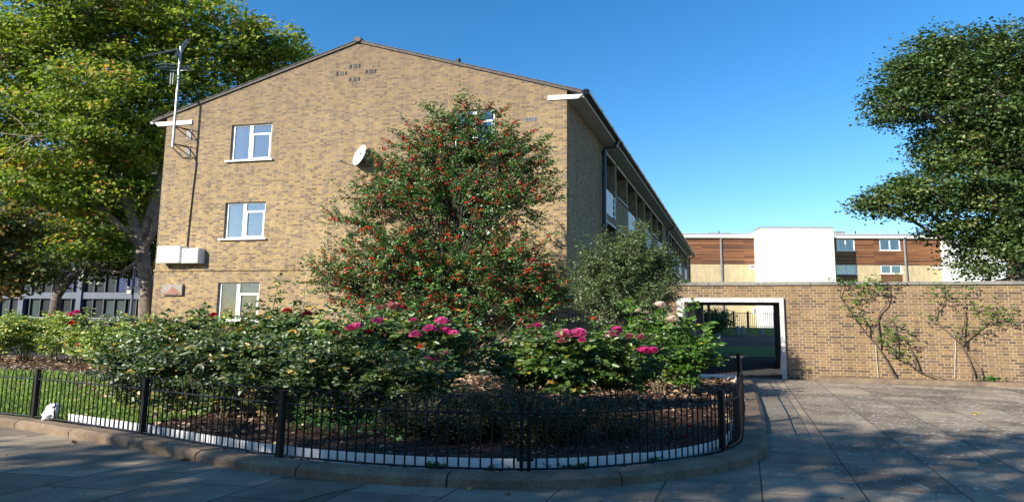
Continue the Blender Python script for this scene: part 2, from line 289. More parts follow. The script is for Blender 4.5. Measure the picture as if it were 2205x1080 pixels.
def leafmesh(P, Nn, D, L, Wd, shape='oval', fold=.25):
    """blades at P, normal Nn, direction D, length L, width Wd -> V,F,per-leaf faces"""
    n = len(P); D = unit(D-Nn*np.sum(D*Nn, -1, keepdims=True)); T = np.cross(Nn, D); L = np.broadcast_to(L, n)[:, None]; Wd = np.broadcast_to(Wd, n)[:, None]
    up = Nn*fold*Wd
    if shape == 'oval':
        V = np.stack([P, P+D*L*.3+T*Wd*.46+up, P+D*L*.7+T*Wd*.38+up*.9, P+D*L-Nn*L*.08, P+D*L*.7-T*Wd*.38+up*.9, P+D*L*.3-T*Wd*.46+up], 1).reshape(-1, 3)
        b = np.arange(n)[:, None]*6; F = np.concatenate([b+np.array([0, 3, 2, 1]), b+np.array([0, 5, 4, 3])], 1).reshape(-1, 4); k = 2
    else:
        V = np.stack([P, P+D*L*.45+T*Wd*.5+up, P+D*L-Nn*L*.1, P+D*L*.45-T*Wd*.5+up], 1).reshape(-1, 3)
        b = np.arange(n)[:, None]*4; F = np.concatenate([b+np.array([0, 2, 1]), b+np.array([0, 3, 2])], 1).reshape(-1, 3); k = 2
    return V, F, k
def randdir(n, zs=1.):
    d = rng.normal(size=(n, 3)); d[:, 2] *= zs; return unit(d)
def leaves(name, P, out, L, W, mat, parent, shape='diamond', upb=.8, fold=.25, tone=None, kind=None):
    n = len(P); Nn = unit(randdir(n)*.9+np.array([0, 0, upb])+out*.35); D = unit(out*.8+randdir(n)*.8+np.array([0, 0, -.25]))
    l = L*rng.uniform(.6, 1.25, n); V, F, k = leafmesh(P, Nn, D, l, l*W, shape, fold)
    r = rng.beta(1.6, 1.8, n) if tone is None else np.clip(tone+rng.normal(0, .16, n), 0, 1)
    o = npmesh(name, V, F, mat, parent, np.repeat(r, k))
    return o
def crown(lobes, n, shell=.55):
    """cluster points in a set of ellipsoids (centre, radii)"""
    vol = np.array([np.prod(r) for c, r in lobes]); pk = rng.choice(len(lobes), n, p=vol**.8/np.sum(vol**.8))
    C = np.array([c for c, r in lobes], float)[pk]; R = np.array([r for c, r in lobes], float)[pk]
    d = randdir(n); rad = (shell+(1-shell)*rng.random(n)**.7)[:, None]*rng.uniform(.85, 1.1, (n, 1)); inner = rng.random(n) < .25; rad[inner] *= rng.uniform(.3, 1, (inner.sum(), 1))
    return C+d*R*rad, unit(d/R), pk
def tree(name, base, height, trunk_r, lobes, ncl, per, clr, L, W, mat, bark, label, cat='tree', group=None, trunk_pts=None, limbs=None, shape='diamond', shell=.5, flat=.55, twig=.02, part='crown', upb=.8, tone_noise=True, extra=None):
    t = thing(name, base, label, cat, group); base = np.array(base, float)
    P, out, pk = crown(lobes, ncl, shell)
    tb = MB(); tp = [np.array(p, float) for p in (trunk_pts or [base, base+[.1, 0, height*.25], base+[0, .1, height*.55], base+[.1, 0, height*.85]])]
    k = len(tp); tb.tube(tp, [trunk_r*(1.25 if i == 0 else 1-.72*i/(k-1)) for i in range(k)], 10)
    tb.build('trunk', bark, t, smooth=True)
    bb = MB(); nodes = list(tp[1:])+[tp[i]*(1-f)+tp[i+1]*f for i in range(1, k-1) for f in (.33, .66)]
    for j, (c, r) in enumerate(lobes):
        c = np.array(c, float); cand = [q for q in nodes[:k*3] if q[2] < c[2]+.2*height] or nodes[:1]
        s = min(cand, key=lambda q: np.linalg.norm(q-c)+abs(q[2]-(c[2]-.25*height))*.5)
        mid = (s+c)/2+rng.normal(0, .05, 3)*height*.4+np.array([0, 0, -.02*height]); r0 = trunk_r*.42
        pts = [s, s*.5+mid*.5+rng.normal(0, .012, 3)*height, mid, mid*.4+c*.6, c]; bb.tube(pts, [r0, r0*.75, r0*.55, r0*.4, r0*.2], 6); nodes += pts[1:]
    for a in (limbs or []): bb.tube(a[0], a[1], 7)
    NA = np.array(nodes)
    for i in range(0, ncl):
        d = np.linalg.norm(NA-P[i], axis=1); s = NA[np.argmin(d)]
        if d.min() > .15: bb.tube([s, (s+P[i])/2+rng.normal(0, .06, 3)*d.min()+[0, 0, -.05*d.min()], P[i]], [twig, twig*.7, twig*.35], 3, cap=False)
        if i % 6 == 0: NA = np.vstack([NA, (s+P[i])/2])
    bb.build('branches', bark, t, smooth=True)
    idx = np.repeat(np.arange(ncl), per); off = rng.normal(size=(len(idx), 3)).clip(-1.7, 1.7)*clr*np.array([1, 1, flat]); off *= rng.uniform(.4, 1.25, ncl)[idx][:, None]
    LP = P[idx]+off; tone = np.clip(rng.normal(.45, .22, ncl), 0, 1)[idx]
    leaves(part, LP, unit(out[idx]+off/clr*.5), L, W, mat, t, shape, upb, tone=tone)
    return t, P, out
# ------------------------------------------------------------------ wall planes
class Plane:
    def __init__(s, a, b):     # true xy of two points; outward normal towards the camera side
        s.p = np.array(a, float); d = np.array(b, float)-s.p; s.len = np.linalg.norm(d); s.d = d/s.len; n = np.array([s.d[1], -s.d[0]])
        s.n = n
    def pt(s, u, z, o=0.): q = s.p+s.d*u+s.n*o; return (q[0], q[1], z)
    def px(s, x, y, o=0.):
        v = ray(x, y); v = np.array([v[0]/S, v[1], v[2]]); t = ((s.p+s.n*o)@s.n)/(v[:2]@s.n); q = v*t; return (q[:2]-s.p)@s.d, q[2]+EYE
    def box(s, mb, u0, u1, z0, z1, o0, o1, mi=0):   # o0 inner, o1 outer
        return mb.hexa([s.pt(u0, z0, o1), s.pt(u1, z0, o1), s.pt(u1, z0, o0), s.pt(u0, z0, o0), s.pt(u0, z1, o1), s.pt(u1, z1, o1), s.pt(u1, z1, o0), s.pt(u0, z1, o0)], mi)
    def face(s, mb, u0, u1, z0, z1, holes, o=0., mi=0, depth=.12, rmi=None):
        us = sorted({u0, u1, *[h[0] for h in holes], *[h[1] for h in holes]}); zs = sorted({z0, z1, *[h[2] for h in holes], *[h[3] for h in holes]})
        us = [u for u in us if u0-1e-6 <= u <= u1+1e-6]; zs = [z for z in zs if z0-1e-6 <= z <= z1+1e-6]
        for a, b in zip(us, us[1:]):
            for c, d in zip(zs, zs[1:]):
                um, zm = (a+b)/2, (c+d)/2
                if any(h[0] < um < h[1] and h[2] < zm < h[3] for h in holes): continue
                mb.poly([s.pt(a, c, o), s.pt(b, c, o), s.pt(b, d, o), s.pt(a, d, o)], mi)
        for a, b, c, d, *e in holes:
            q = o-(e[0] if e else depth); r = mi if rmi is None else rmi
            mb.poly([s.pt(a, c, o), s.pt(a, d, o), s.pt(a, d, q), s.pt(a, c, q)], r); mb.poly([s.pt(b, c, q), s.pt(b, d, q), s.pt(b, d, o), s.pt(b, c, o)], r)
            mb.poly([s.pt(a, d, o), s.pt(b, d, o), s.pt(b, d, q), s.pt(a, d, q)], r); mb.poly([s.pt(a, c, q), s.pt(b, c, q), s.pt(b, c, o), s.pt(a, c, o)], r)
def window(pl, rect, parent, split=.44, o=-.07, glass='glass', fr=.055, sill=True, curtain=0, top=.3, open_=False, frame_mat='upvc', back=.6, label=None, simple=False):
    u0, u1, z0, z1 = rect; w = MB(); um = u0+(u1-u0)*split
    for a, b, c, d in ((u0, u1, z0, z0+fr), (u0, u1, z1-fr, z1), (u0, u0+fr, z0+fr, z1-fr), (u1-fr, u1, z0+fr, z1-fr)): pl.box(w, a, b, c, d, o-.06, o)
    panes = []
    if simple:
        pl.box(w, um-fr/2, um+fr/2, z0+fr, z1-fr, o-.06, o); panes = [(u0+fr, um-fr/2, z0+fr, z1-fr), (um+fr/2, u1-fr, z0+fr, z1-fr)]
    else:
        pl.box(w, um-fr*.75, um+fr*.75, z0+fr, z1-fr, o-.06, o+.004); zt = z1-(z1-z0)*top
        pl.box(w, um+fr*.75, u1-fr, zt-fr*.6, zt+fr*.6, o-.06, o+.003)
        # opening casement frame, a little proud
        for a, b, c, d in ((um+fr*.75, u1-fr, z0+fr, z0+fr*1.7), (um+fr*.75, um+fr*1.4, z0+fr*1.7, zt-fr*.6), (u1-fr*1.6, u1-fr, z0+fr*1.7, zt-fr*.6)): pl.box(w, a, b, c, d, o-.05, o+.012)
        panes = [(u0+fr, um-fr*.75, z0+fr, z1-fr), (um+fr*1.4, u1-fr*1.6, z0+fr*1.7, zt-fr*.6), (um+fr*.75, u1-fr, zt+fr*.6, z1-fr)]
    win = w.build('window', M[frame_mat], parent); 
    if label: win['label'] = label
    for a, b, c, d in panes: p = MB(); p.poly([pl.pt(a, c, o-.03), pl.pt(b, c, o-.03), pl.pt(b, d, o-.03), pl.pt(a, d, o-.03)]); p.build('pane', M[glass], win)
    if sill:
        q = MB(); pl.box(q, u0-.09, u1+.09, z0-.055, z0-.004, -.10, .075); q.build('sill', M['white'], win)
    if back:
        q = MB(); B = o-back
        pl.box(q, u0-.3, u1+.3, z0-.3, z1+.3, B-.05, B); q.build('room_shade', M['dark'], win)  # dark slab painted as the unlit depth behind the glass
    if curtain:
        q = MB(); n = 26; c0, c1 = (u0+fr, u1-fr) if curtain == 2 else (u0+fr, u0+(u1-u0)*.22)
        spans = [(c0, c1)] if curtain == 2 else [(u0+fr, u0+(u1-u0)*.2), (u1-(u1-u0)*.18, u1-fr)]
        for a, b in spans:
            for i in range(n):
                ua, ub = a+(b-a)*i/n, a+(b-a)*(i+1)/n; oa, ob = o-.13+.018*math.sin(i*1.9), o-.13+.018*math.sin((i+1)*1.9)
                q.poly([pl.pt(ua, z0+.05, oa), pl.pt(ub, z0+.05, ob), pl.pt(ub, z1-.03, ob), pl.pt(ua, z1-.03, oa)])
        q.build('curtain', M['curtain'], win)
    return win
# ------------------------------------------------------------------ light
SUN = np.array([-1.5, -1.0, .92])            # towards the sun (scene space)
el = math.asin(SUN[2]/np.linalg.norm(SUN)); azm = math.atan2(SUN[0], SUN[1])
ld = bpy.data.lights.new('sun', 'SUN'); ld.energy = 5.0; ld.angle = math.radians(.5); ld.color = (1., .93, .82)
lo = bpy.data.objects.new('sun', ld); COL.objects.link(lo); lo.rotation_mode = 'QUATERNION'
lo.rotation_quaternion = Vector(SUN).to_track_quat('Z', 'Y')
wd = bpy.data.worlds.new('World'); SC.world = wd; wd.use_nodes = True; nt = wd.node_tree
sk = nt.nodes.new('ShaderNodeTexSky'); sk.sky_type = 'NISHITA'; sk.sun_disc = False; sk.sun_elevation = el; sk.sun_rotation = azm % (2*math.pi)
sk.air_density = 1.0; sk.dust_density = .2; sk.ozone_density = 2.6; sk.altitude = 0
hs = nt.nodes.new('ShaderNodeHueSaturation'); hs.inputs['Saturation'].default_value = 1.34; hs.inputs['Hue'].default_value = .500; nt.links.new(sk.outputs[0], hs.inputs['Color'])
nt.links.new(hs.outputs[0], nt.nodes['Background'].inputs[0]); nt.nodes['Background'].inputs[1].default_value = .106
SC.view_settings.view_transform = 'Standard'; SC.view_settings.look = 'None'; SC.view_settings.exposure = 1.05; SC.view_settings.gamma = 1
SC.render.engine = 'CYCLES'; SC.cycles.max_bounces = 6; SC.cycles.transparent_max_bounces = 12; SC.cycles.use_denoising = True
# ------------------------------------------------------------------ the ground
def st(X, Y, z=0.): return np.array([X/S, Y, z])       # from coordinates measured in the photograph
def struct(o): o['kind'] = 'structure'; return o
g = MB(); g.poly([(-150, -60, -.03), (150, -60, -.03), (150, 300, -.03), (-150, 300, -.03)]); struct(g.build('ground', M['asphalt']))
GW = Plane(st(1.75, 18.286)[:2], st(17.5, 14.632)[:2])      # the garden wall
# front paving: long joints run away to the right like the block's flank
g = MB(); px0 = [(-14, -6), (14, -6), (14, 15.5), (5.6, 17.5), (-6, 16.5), (-14, 14)]
def suv(X, Y): return ((Y+.15*X)/.63, (X-.385*Y-.966)/.87)
g.poly([st(a, b, 0) for a, b in px0], 0, [suv(a, b) for a, b in px0]); struct(g.build('pavement', M['slab']))
# front edge of the bed: kerb line and railing line, left to right, then back along the right side
RAIL = [(-11.5, 10.2), (-8.6, 9.1), (-6.97, 8.47), (-6.3, 8.20), (-5.26, 7.68), (-4.23, 7.15), (-3.15, 6.53), (-2.23, 6.05), (-1.27, 5.74), (-.57, 5.62), (.14, 5.59), (.78, 5.71), (1.35, 5.95), (1.82, 6.22), (2.26, 6.60), (2.62, 7.12), (3.0, 8.05), (3.67, 9.75), (4.77, 12.7), (5.88, 15.72)]
BACK = [(5.88, 15.72), (2.4, 16.5), (-1.7, 17.45), (-6, 18.4), (-10.5, 19.45)]
def spline(pts, step=.12):
    P = np.array(pts, float); out = []
    for i in range(len(P)-1):
        p0, p1, p2, p3 = P[max(i-1, 0)], P[i], P[i+1], P[min(i+2, len(P)-1)]; n = max(2, int(np.linalg.norm(p2-p1)/step))
        for k in range(n):
            t = k/n; out.append(.5*((2*p1)+(-p0+p2)*t+(2*p0-5*p1+4*p2-p3)*t*t+(-p0+3*p1-3*p2+p3)*t**3))
    out.append(P[-1]); return np.array(out)
def offset(C, d):            # to the right of the direction of travel
    T = np.gradient(C, axis=0); T = unit(T); return C+np.stack([T[:, 1], -T[:, 0]], 1)*d
def tru(C): C = np.array(C, float).copy(); C[:, 0] /= S; return C
RL = tru(spline(RAIL)); KO = offset(RL, .205); KT = offset(RL, .165); KI = offset(RL, .02)
def arclen(C): return np.concatenate([[0], np.cumsum(np.linalg.norm(np.diff(C, axis=0), axis=1))])
g = MB(); AL = arclen(RL); KH = .105; stone = .0; cuts = list(np.arange(.4, AL[-1], .91)); 
def pa(C, s): return np.array([np.interp(s, AL, C[:, 0]), np.interp(s, AL, C[:, 1])])
edges = [0]+cuts+[AL[-1]]
for a, b in zip(edges, edges[1:]):
    a2, b2 = a+.006, b-.006; n = max(3, int((b2-a2)/.1)); ss = np.linspace(a2, b2, n+1); hj = rng.normal(0, .004)
    ring = []
    for s in ss:
        o_, t_, i_ = pa(KO, s), pa(KT, s), pa(KI, s)
        ring.append([(o_[0], o_[1], -.02), (o_[0], o_[1], KH-.035+hj), (t_[0], t_[1], KH+hj), (i_[0], i_[1], KH+hj), (i_[0], i_[1], -.02)])
    for r1, r2 in zip(ring, ring[1:]):
        for j in range(4): g.poly([r1[j], r1[j+1], r2[j+1], r2[j]])
    g.poly(ring[0][::-1]); g.poly(ring[-1])
struct(g.build('kerb', M['kerb'], bevel=.006))
# soil of the bed and the lawn
BEDZ = .075
inner = [tuple(p) for p in offset(RL, -.0)]; bk = [tuple(p) for p in tru(BACK)]
g = MB(); g.poly([(x, y, BEDZ) for x, y in inner+bk[1:]]); struct(g.build('flower_bed_soil', M['soil']))
g = MB(); g.poly([st(*p, BEDZ-.01) for p in ((-10.4, 19.4), (1.6, 16.7), (5.85, 15.75), (5.85, 15.85), (1.75, 18.3), (1.7, 18.68), (-12.97, 21.86), (-30, 25.5), (-30, 19), (-16, 17.5))]); struct(g.build('path', M['asphalt']))
LAWN = [(-30, 16.5), (-11.5, 14.9), (-7.6, 14.2), (-5.2, 12.2), (-4.4, 10.4), (-4.35, 8.6), (-4.9, 7.75), (-5.26, 7.68), (-6.3, 8.20), (-8.6, 9.1), (-11.5, 10.2), (-30, 17)]
LAWN = [(-30, 21), (-20, 17.8), (-11.5, 15.6), (-7.8, 14.6), (-5.4, 12.4), (-4.5, 10.4), (-4.3, 8.6), (-4.75, 7.75), (-5.26, 7.76), (-6.3, 8.28), (-6.97, 8.55), (-8.6, 9.2), (-11.5, 10.3), (-30, 16)]
g = MB(); g.poly([st(a, b, BEDZ+.012) for a, b in LAWN][::-1]); struct(g.build('lawn', M['turf']))
g = MB(); g.poly([st(*p, BEDZ-.004) for p in ((-30, 16), (-11.5, 10.1), (-10.4, 19.5), (-30, 25))]); struct(g.build('border_soil', M['soil']))
def inside(P, poly):
    x, y = P[:, 0], P[:, 1]; r = np.zeros(len(P), bool); n = len(poly)
    for i in range(n):
        x1, y1 = poly[i]; x2, y2 = poly[(i+1) % n]
        c = ((y1 > y) != (y2 > y)) & (x < (x2-x1)*(y-y1)/(y2-y1+1e-12)+x1); r ^= c
    return r
def scatter(poly, dens_n, z): 
    poly = np.array(poly); lo_, hi_ = poly.min(0), poly.max(0); P = rng.random((dens_n, 2))*(hi_-lo_)+lo_; P = P[inside(P, [tuple(q) for q in poly])]; return np.column_stack([P, np.full(len(P), z)])
BED = inner+bk[1:]
lawn_t = [(a/S, b) for a, b in LAWN]
def flat(name, P, L, mat, tilt=.35, W=.6, shape='oval', parent=None, lift=.01, tone=None):
    n = len(P); Nn = unit(np.array([0, 0, 1.])+rng.normal(size=(n, 3))*tilt); P = P+np.array([0, 0, 1])*rng.random((n, 1))*lift
    V, F, k = leafmesh(P, Nn, randdir(n), L*rng.uniform(.5, 1.2, n), L*W*rng.uniform(.6, 1.2, n), shape, rng.uniform(-.3, .4, (n, 1)))
    return npmesh(name, V, F, mat, parent, np.repeat(rng.random(n) if tone is None else tone, k))
P = scatter(BED, 85000, BEDZ+.004); P = P[~inside(P[:, :2], lawn_t)]
# many more chips near the camera than far away
keep = rng.random(len(P)) < np.clip(1.5-P[:, 1]/14, .35, 1); P = P[keep]
o = flat('bark_mulch', P, .05, M['chips'], .45, .45, 'diamond', lift=.02); tag(o, 'dark bark chippings spread over the rose bed', 'bark mulch', kind='stuff')
P = scatter(BED, 26000, BEDZ+.015); P = P[rng.random(len(P)) < np.clip((P[:, 1]-8.5)/7+.04, .04, 1)]
L1 = ~inside(P[:, :2], lawn_t); P2 = P[L1 | (rng.random(len(P)) < .06)]
nearleft = scatter([(-6.5, 13.2), (-2.6, 7.4), (-1.8, 7.3), (-1, 10), (-3, 16), (-7, 18)], 3600, BEDZ+.015)
strip = scatter([(-16, 19.5), (-7.5, 15.0), (-5, 14.8), (-3.4, 12.2), (-3, 16.5), (-8, 20), (-14, 23)], 9000, BEDZ+.02)
o = flat('leaf_litter', np.vstack([P2, nearleft, strip]), .085, M['dry'], .5, .7, lift=.025); tag(o, 'dry brown fallen leaves lying among the rose bushes', 'leaf litter', kind='stuff')
P = scatter(lawn_t, 900, BEDZ+.05); o = flat('lawn_leaf_litter', P, .07, M['dry'], .4, .7); tag(o, 'scattered pale dead leaves on the sunlit grass', 'leaf litter', kind='stuff')
P = scatter(lawn_t, 110000, BEDZ+.01); P = P[(P[:, 0] > -9.5) & (rng.random(len(P)) < np.clip(1.6-P[:, 1]/14, .3, 1))]; n = len(P)
Nn = unit(randdir(n)*np.array([1, 1, .2])); V, F, k = leafmesh(P, Nn, unit(np.array([0, 0, 1.])+rng.normal(size=(n, 3))*.35), .055*rng.uniform(.6, 1.4, n), .012*np.ones(n), 'diamond', .1)
o = npmesh('grass', V, F, M['grass'], None, np.repeat(np.clip(rng.beta(2, 2.5, n), 0, 1), k)); tag(o, 'short green grass behind the railings at the left', 'grass', kind='stuff')
# ------------------------------------------------------------------ ground beyond the gateway
prof = [(15, 0.0), (17.6, 0.0), (23, .27), (30, .48), (54, .68), (58, .95), (63, 1.35), (140, 1.5)]
zp = lambda Y: float(np.interp(Y, [p[0] for p in prof], [p[1] for p in prof]))
def strip_(name, y0, y1, mat, x0=3.5, x1=95, dz=0):
    g = MB(); ys = sorted({y0, y1, *[p[0] for p in prof if y0 < p[0] < y1]})
    for a, b in zip(ys, ys[1:]): 
        xa = lambda Y: max(1.95+.382*(Y-18.7), 2.2) if Y > 18.3 else 2.2
        g.poly([st(xa(a), a, zp(a)+dz), st(x1, a, zp(a)+dz), st(x1, b, zp(b)+dz), st(xa(b), b, zp(b)+dz)])
    return struct(g.build(name, M[mat]))
strip_('rear_path', 15.2, 23.2, 'asphalt', dz=-.006); strip_('rear_lawn', 23.2, 30, 'turf'); strip_('rear_road', 30, 54, 'asphalt'); strip_('verge', 54, 63, 'turf'); strip_('rear_ground', 63, 140, 'turf')
g = MB(); g.box((3.5/S+.0, 23.1, .2), (40, 23.3, .31)); struct(g.build('rear_kerb', M['coping']))
g = MB()
for a in range(12): g.box(st(4.5+a*3.2, 41.8, zp(41.8)+.004), st(5.9+a*3.2, 42.0, zp(42)+.006))
struct(g.build('road_marking', M['dirtywhite']))
# ------------------------------------------------------------------ brick block
GA = Plane(st(-12.97, 21.868)[:2], st(1.708, 18.698)[:2]); SD = Plane(st(1.708, 18.698)[:2], st(18.29, 62.1)[:2])
blk = thing('brick_apartment_block', np.append(GA.p+GA.d*5, 0), 'long three storey yellow brick block with pitched gable end and recessed balconies', 'apartment block')
gu = lambda X: (X+12.97)/14.678*GA.len
def rect(pl, x0, y0, x1, y1, o=0.):
    a, b = pl.px(x0, y1, o), pl.px(x1, y0, o); c = pl.px(x0, y0, o); d = pl.px(x1, y1, o); return (min(a[0], c[0])*.5+max(a[0], c[0])*.5, (b[0]+d[0])/2, (a[1]+d[1])/2, (b[1]+c[1])/2)
W1, W2, W3 = rect(GA, 497, 267, 584, 344), rect(GA, 483, 435, 570, 513), rect(GA, 467, 608, 557, 690)
R1, R2, R3 = [(gu(-2.02), gu(-.62), a, b) for a, b in ((W1[2], W1[3]), (W2[2], W2[3]), (W3[2], W3[3]))]
EV, AP = 8.93, 11.17
w = MB(); LN = GA.len
GA.face(w, 0, LN, -.1, 8.64, [W1, W2, W3, R1, R2, R3], depth=.14)
uap = gu(-5.5)
w.poly([GA.pt(0, 8.64), GA.pt(LN, 8.64), GA.pt(LN, EV), GA.pt(uap, AP), GA.pt(0, EV)])
sl = SD.len; ex = lambda u, z, v, o=0.: tuple(np.array(GA.pt(u, z, o))+np.append(SD.d*v, 0))
w.poly([ex(0, -.1, sl), ex(0, -.1, 0), ex(0, EV, 0), ex(0, EV, sl)])       # left flank
w.poly([ex(LN, -.1, sl), ex(0, -.1, sl), ex(0, EV, sl), ex(uap, AP, sl), ex(LN, EV, sl)])
su = lambda Y: (Y-18.698)/SD.d[1]
bays = [23.75+2.6*i for i in range(7)]+[44.6+2.6*i for i in range(6)]
holes = []
for i, y in enumerate(bays):
    a, b = su(y), su(y+2.25); full = i % 2 == 0
    holes += [(a, b, 5.95 if full else 7.05, 8.4, 1.3), (a, b, 3.1 if full else 4.2, 5.55, 1.3), (a, b, .2 if full else 1.35, 2.7, 1.3)]
SD.face(w, 0, sl, -.1, 8.64, holes)
wl = w.build('wall', M['gable'], blk)
w = MB(); SD.box(w, holes[0][0]-.05, holes[-1][1]+.05, .1, 8.5, -1.5, -1.31); w.build('recess_shade_wall', M['dark_paint_shade'], blk)  # recess shade is put into this dark back wall's colour
for i, y in enumerate(bays):
    for z in (5.95, 3.1, .2):
        a, b = su(y), su(y+2.25)
        if i % 2 == 0:
            w = MB(); SD.box(w, a+.02, b-.55, z, z+1.0, -.03, .01); 
            for q in range(4): SD.box(w, b-.55, b-.02, z+.08+.27*q, z+.13+.27*q, -.03, .0)
            SD.box(w, b-.07, b-.02, z, z+1.0, -.035, .012); w.build('balcony_panel', M['white'], blk)
        # window door at the back of the recess
        w = MB(); SD.box(w, a+.3, b-.3, z+(.1 if i % 2 == 0 else 1.2), z+2.2, -1.30, -1.27); fr = w.build('balcony_window', M['lead'], blk)  # frames coloured grey to carry the shade of the recess
        w = MB(); SD.box(w, a+.38, b-.38, z+(.2 if i % 2 == 0 else 1.28), z+2.1, -1.27, -1.255); w.build('pane', M['dark_paint_shade'], fr)
        w = MB(); SD.box(w, a-.05, b+.05, z+2.46, z+2.56, -.02, .025); w.build('balcony_lintel', M['dirtywhite'], blk)
        if i % 2: w = MB(); SD.box(w, a-.03, b+.03, z+1.06, z+1.12, -.15, .05); w.build('balcony_sill', M['dirtywhite'], blk)
# roof: two slabs, verge 4 cm proud of the gable
ul, ur = gu(-13.55), gu(2.25); zl, zr = 8.765, 8.745; rf = MB(); v0, v1 = -.05, sl+.1
for a, za, b, zb in ((ul, zl, uap, AP+.01), (uap, AP+.01, ur, zr)):
    rf.hexa([ex(a, za, v0), ex(b, zb, v0), ex(b, zb, v1), ex(a, za, v1), ex(a, za+.075, v0), ex(b, zb+.085, v0), ex(b, zb+.085, v1), ex(a, za+.075, v1)])
# tile edges stepping down the verge
for a, za, b, zb in ((ul, zl, uap, AP), (ur, zr, uap, AP)):
    n = 24
    for i in range(n):
        t0, t1 = i/n, (i+1.06)/n; q = lambda t: (a+(b-a)*t, za+(zb-za)*t)
        (u0, z0), (u1, z1) = q(t0), q(min(t1, 1)); 
        if u0 > u1: u0, u1, z0, z1 = u1, u0, z1, z0
        rf.hexa([ex(u0, z0+.088, v0-.02), ex(u1, z1+.088, v0-.02), ex(u1, z1+.088, 1.2), ex(u0, z0+.088, 1.2), ex(u0, z0+(.10 if a < b else .118), v0-.02), ex(u1, z1+(.118 if a < b else .10), v0-.02), ex(u1, z1+(.118 if a < b else .10), 1.2), ex(u0, z0+(.10 if a < b else .118), 1.2)])
roof = rf.build('roof', M['tile'], blk)
w = MB(); w.tube([ex(uap, AP+.10, -.1), ex(uap, AP+.10, sl)], .10, 8); w.build('ridge_tile', M['tile'], roof)
w = MB(); q = GA.px(946, 121); w.tube([ex(gu(-2.6), 9.9, 1.5), ex(gu(-2.6), 11.0, 1.5)], .06, 8); w.build('vent_pipe', M['black'], roof)
w = MB(); SD.box(w, -.02, sl, 8.64, 8.735, -.02, .36); w.build('soffit', M['soffit'], blk)
def drain(u, z0=0.1, elbow=True):
    w = MB(); 
    p = [SD.pt(u, z0, .09), SD.pt(u, 8.25, .09)]
    if elbow: p += [SD.pt(u+.03, 8.38, .12), SD.pt(u+.15, 8.47, .36), SD.pt(u+.2, 8.7, .43)]
    w.tube(p, .055, 8)
    for z in (1.2, 3.4, 5.3, 7.3, 8.2): w.tube([SD.pt(u, z-.05, .09), SD.pt(u, z+.05, .09)], .072, 8)
    return w.build('downpipe', M['pipe'], blk, smooth=False)
drain(su(23.3)); drain(su(43.4)); drain(su(61.5))
w = MB(); w.tube([SD.pt(-.1, 8.80, .42), SD.pt(sl, 8.80, .42)], .075, 10)
for i in range(24): w.tube([SD.pt(i*1.85-.1, 8.80, .42), SD.pt(i*1.85-.03, 8.80, .42)], .085, 10)
w.build('gutter', M['pipe'], blk)
w = MB(); w.tube([ex(ul-.04, 8.77, 0), ex(ul-.04, 8.77, sl)], .06, 8); w.build('gutter', M['lead'], blk)
# white boards closing the eaves on the gable
for a, b in ((gu(-13.45), gu(-11.88)), (gu(1.12), gu(2.22))):
    w = MB(); SDz = .06
    tip = .1
    if a < 2: w.hexa([GA.pt(a+tip, 8.60, .04), GA.pt(b, 8.60, .04), GA.pt(b, 8.60, 0), GA.pt(a+tip, 8.60, 0), GA.pt(a, 8.755, .04), GA.pt(b, 8.755, .04), GA.pt(b, 8.755, 0), GA.pt(a, 8.755, 0)])
    else: w.hexa([GA.pt(a, 8.60, .04), GA.pt(b-tip, 8.60, .04), GA.pt(b-tip, 8.60, 0), GA.pt(a, 8.60, 0), GA.pt(a, 8.75, .04), GA.pt(b, 8.73, .04), GA.pt(b, 8.73, 0), GA.pt(a, 8.75, 0)])
    w.build('eaves_board', M['white'], blk)
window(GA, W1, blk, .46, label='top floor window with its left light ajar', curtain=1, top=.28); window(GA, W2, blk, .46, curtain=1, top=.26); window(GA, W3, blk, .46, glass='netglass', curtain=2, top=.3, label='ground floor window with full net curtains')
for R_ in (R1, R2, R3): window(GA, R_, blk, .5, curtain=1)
w = MB(); GA.box(w, -.012, LN+.012, 3.16, 3.215, -.01, .035); w.build('string_course', M['gable'], blk)
for cx, cy in ((764, 143), (735, 159), (798, 154), (763, 171)):
    u, z = GA.px(cx, cy); w = MB(); 
    for a, b in ((-.125, -.075), (-.035, .075), (.105, .145)): GA.box(w, u+a, u+b, z-.075, z+.075, -.02, .004)  # solid dark blocks painted as the shaded vent holes
    v = w.build('air_vent', M['dark'], blk); w = MB()
    for q in (-.04, 0, .04): GA.box(w, u-.035, u+.075, z+q-.006, z+q+.006, -.0, .007)
    w.build('grille_bar', M['pipe'], v)
u, z = GA.px(1143, 257); w = MB(); GA.box(w, u-.13, u+.13, z-.07, z+.07, 0, .012); v = w.build('air_vent', M['lead'], blk); w = MB()
for q in range(-3, 4): GA.box(w, u+q*.035-.006, u+q*.035+.006, z-.055, z+.055, .011, .018)
w.build('grille_bar', M['dark'], v)
u, z = GA.px(1060, 237); w = MB(); w.tube([GA.pt(u, z, -.02), GA.pt(u+.0, z+.03, .30)], .055, 10); w.tube([GA.pt(u, z+.0, .28), GA.pt(u, z+.03, .33)], .07, 10); w.build('flue', M['flue'], blk)
# cable down the gable
w = MB(); A = [GA.px(*p) for p in ((372, 318), (395, 340), (422, 341), (424, 352), (418, 400), (410, 470), (404, 534))]
w.tube([GA.pt(a, b, .025) for a, b in A], .014, 5); c_ = w.build('cable', M['pipe'], blk)
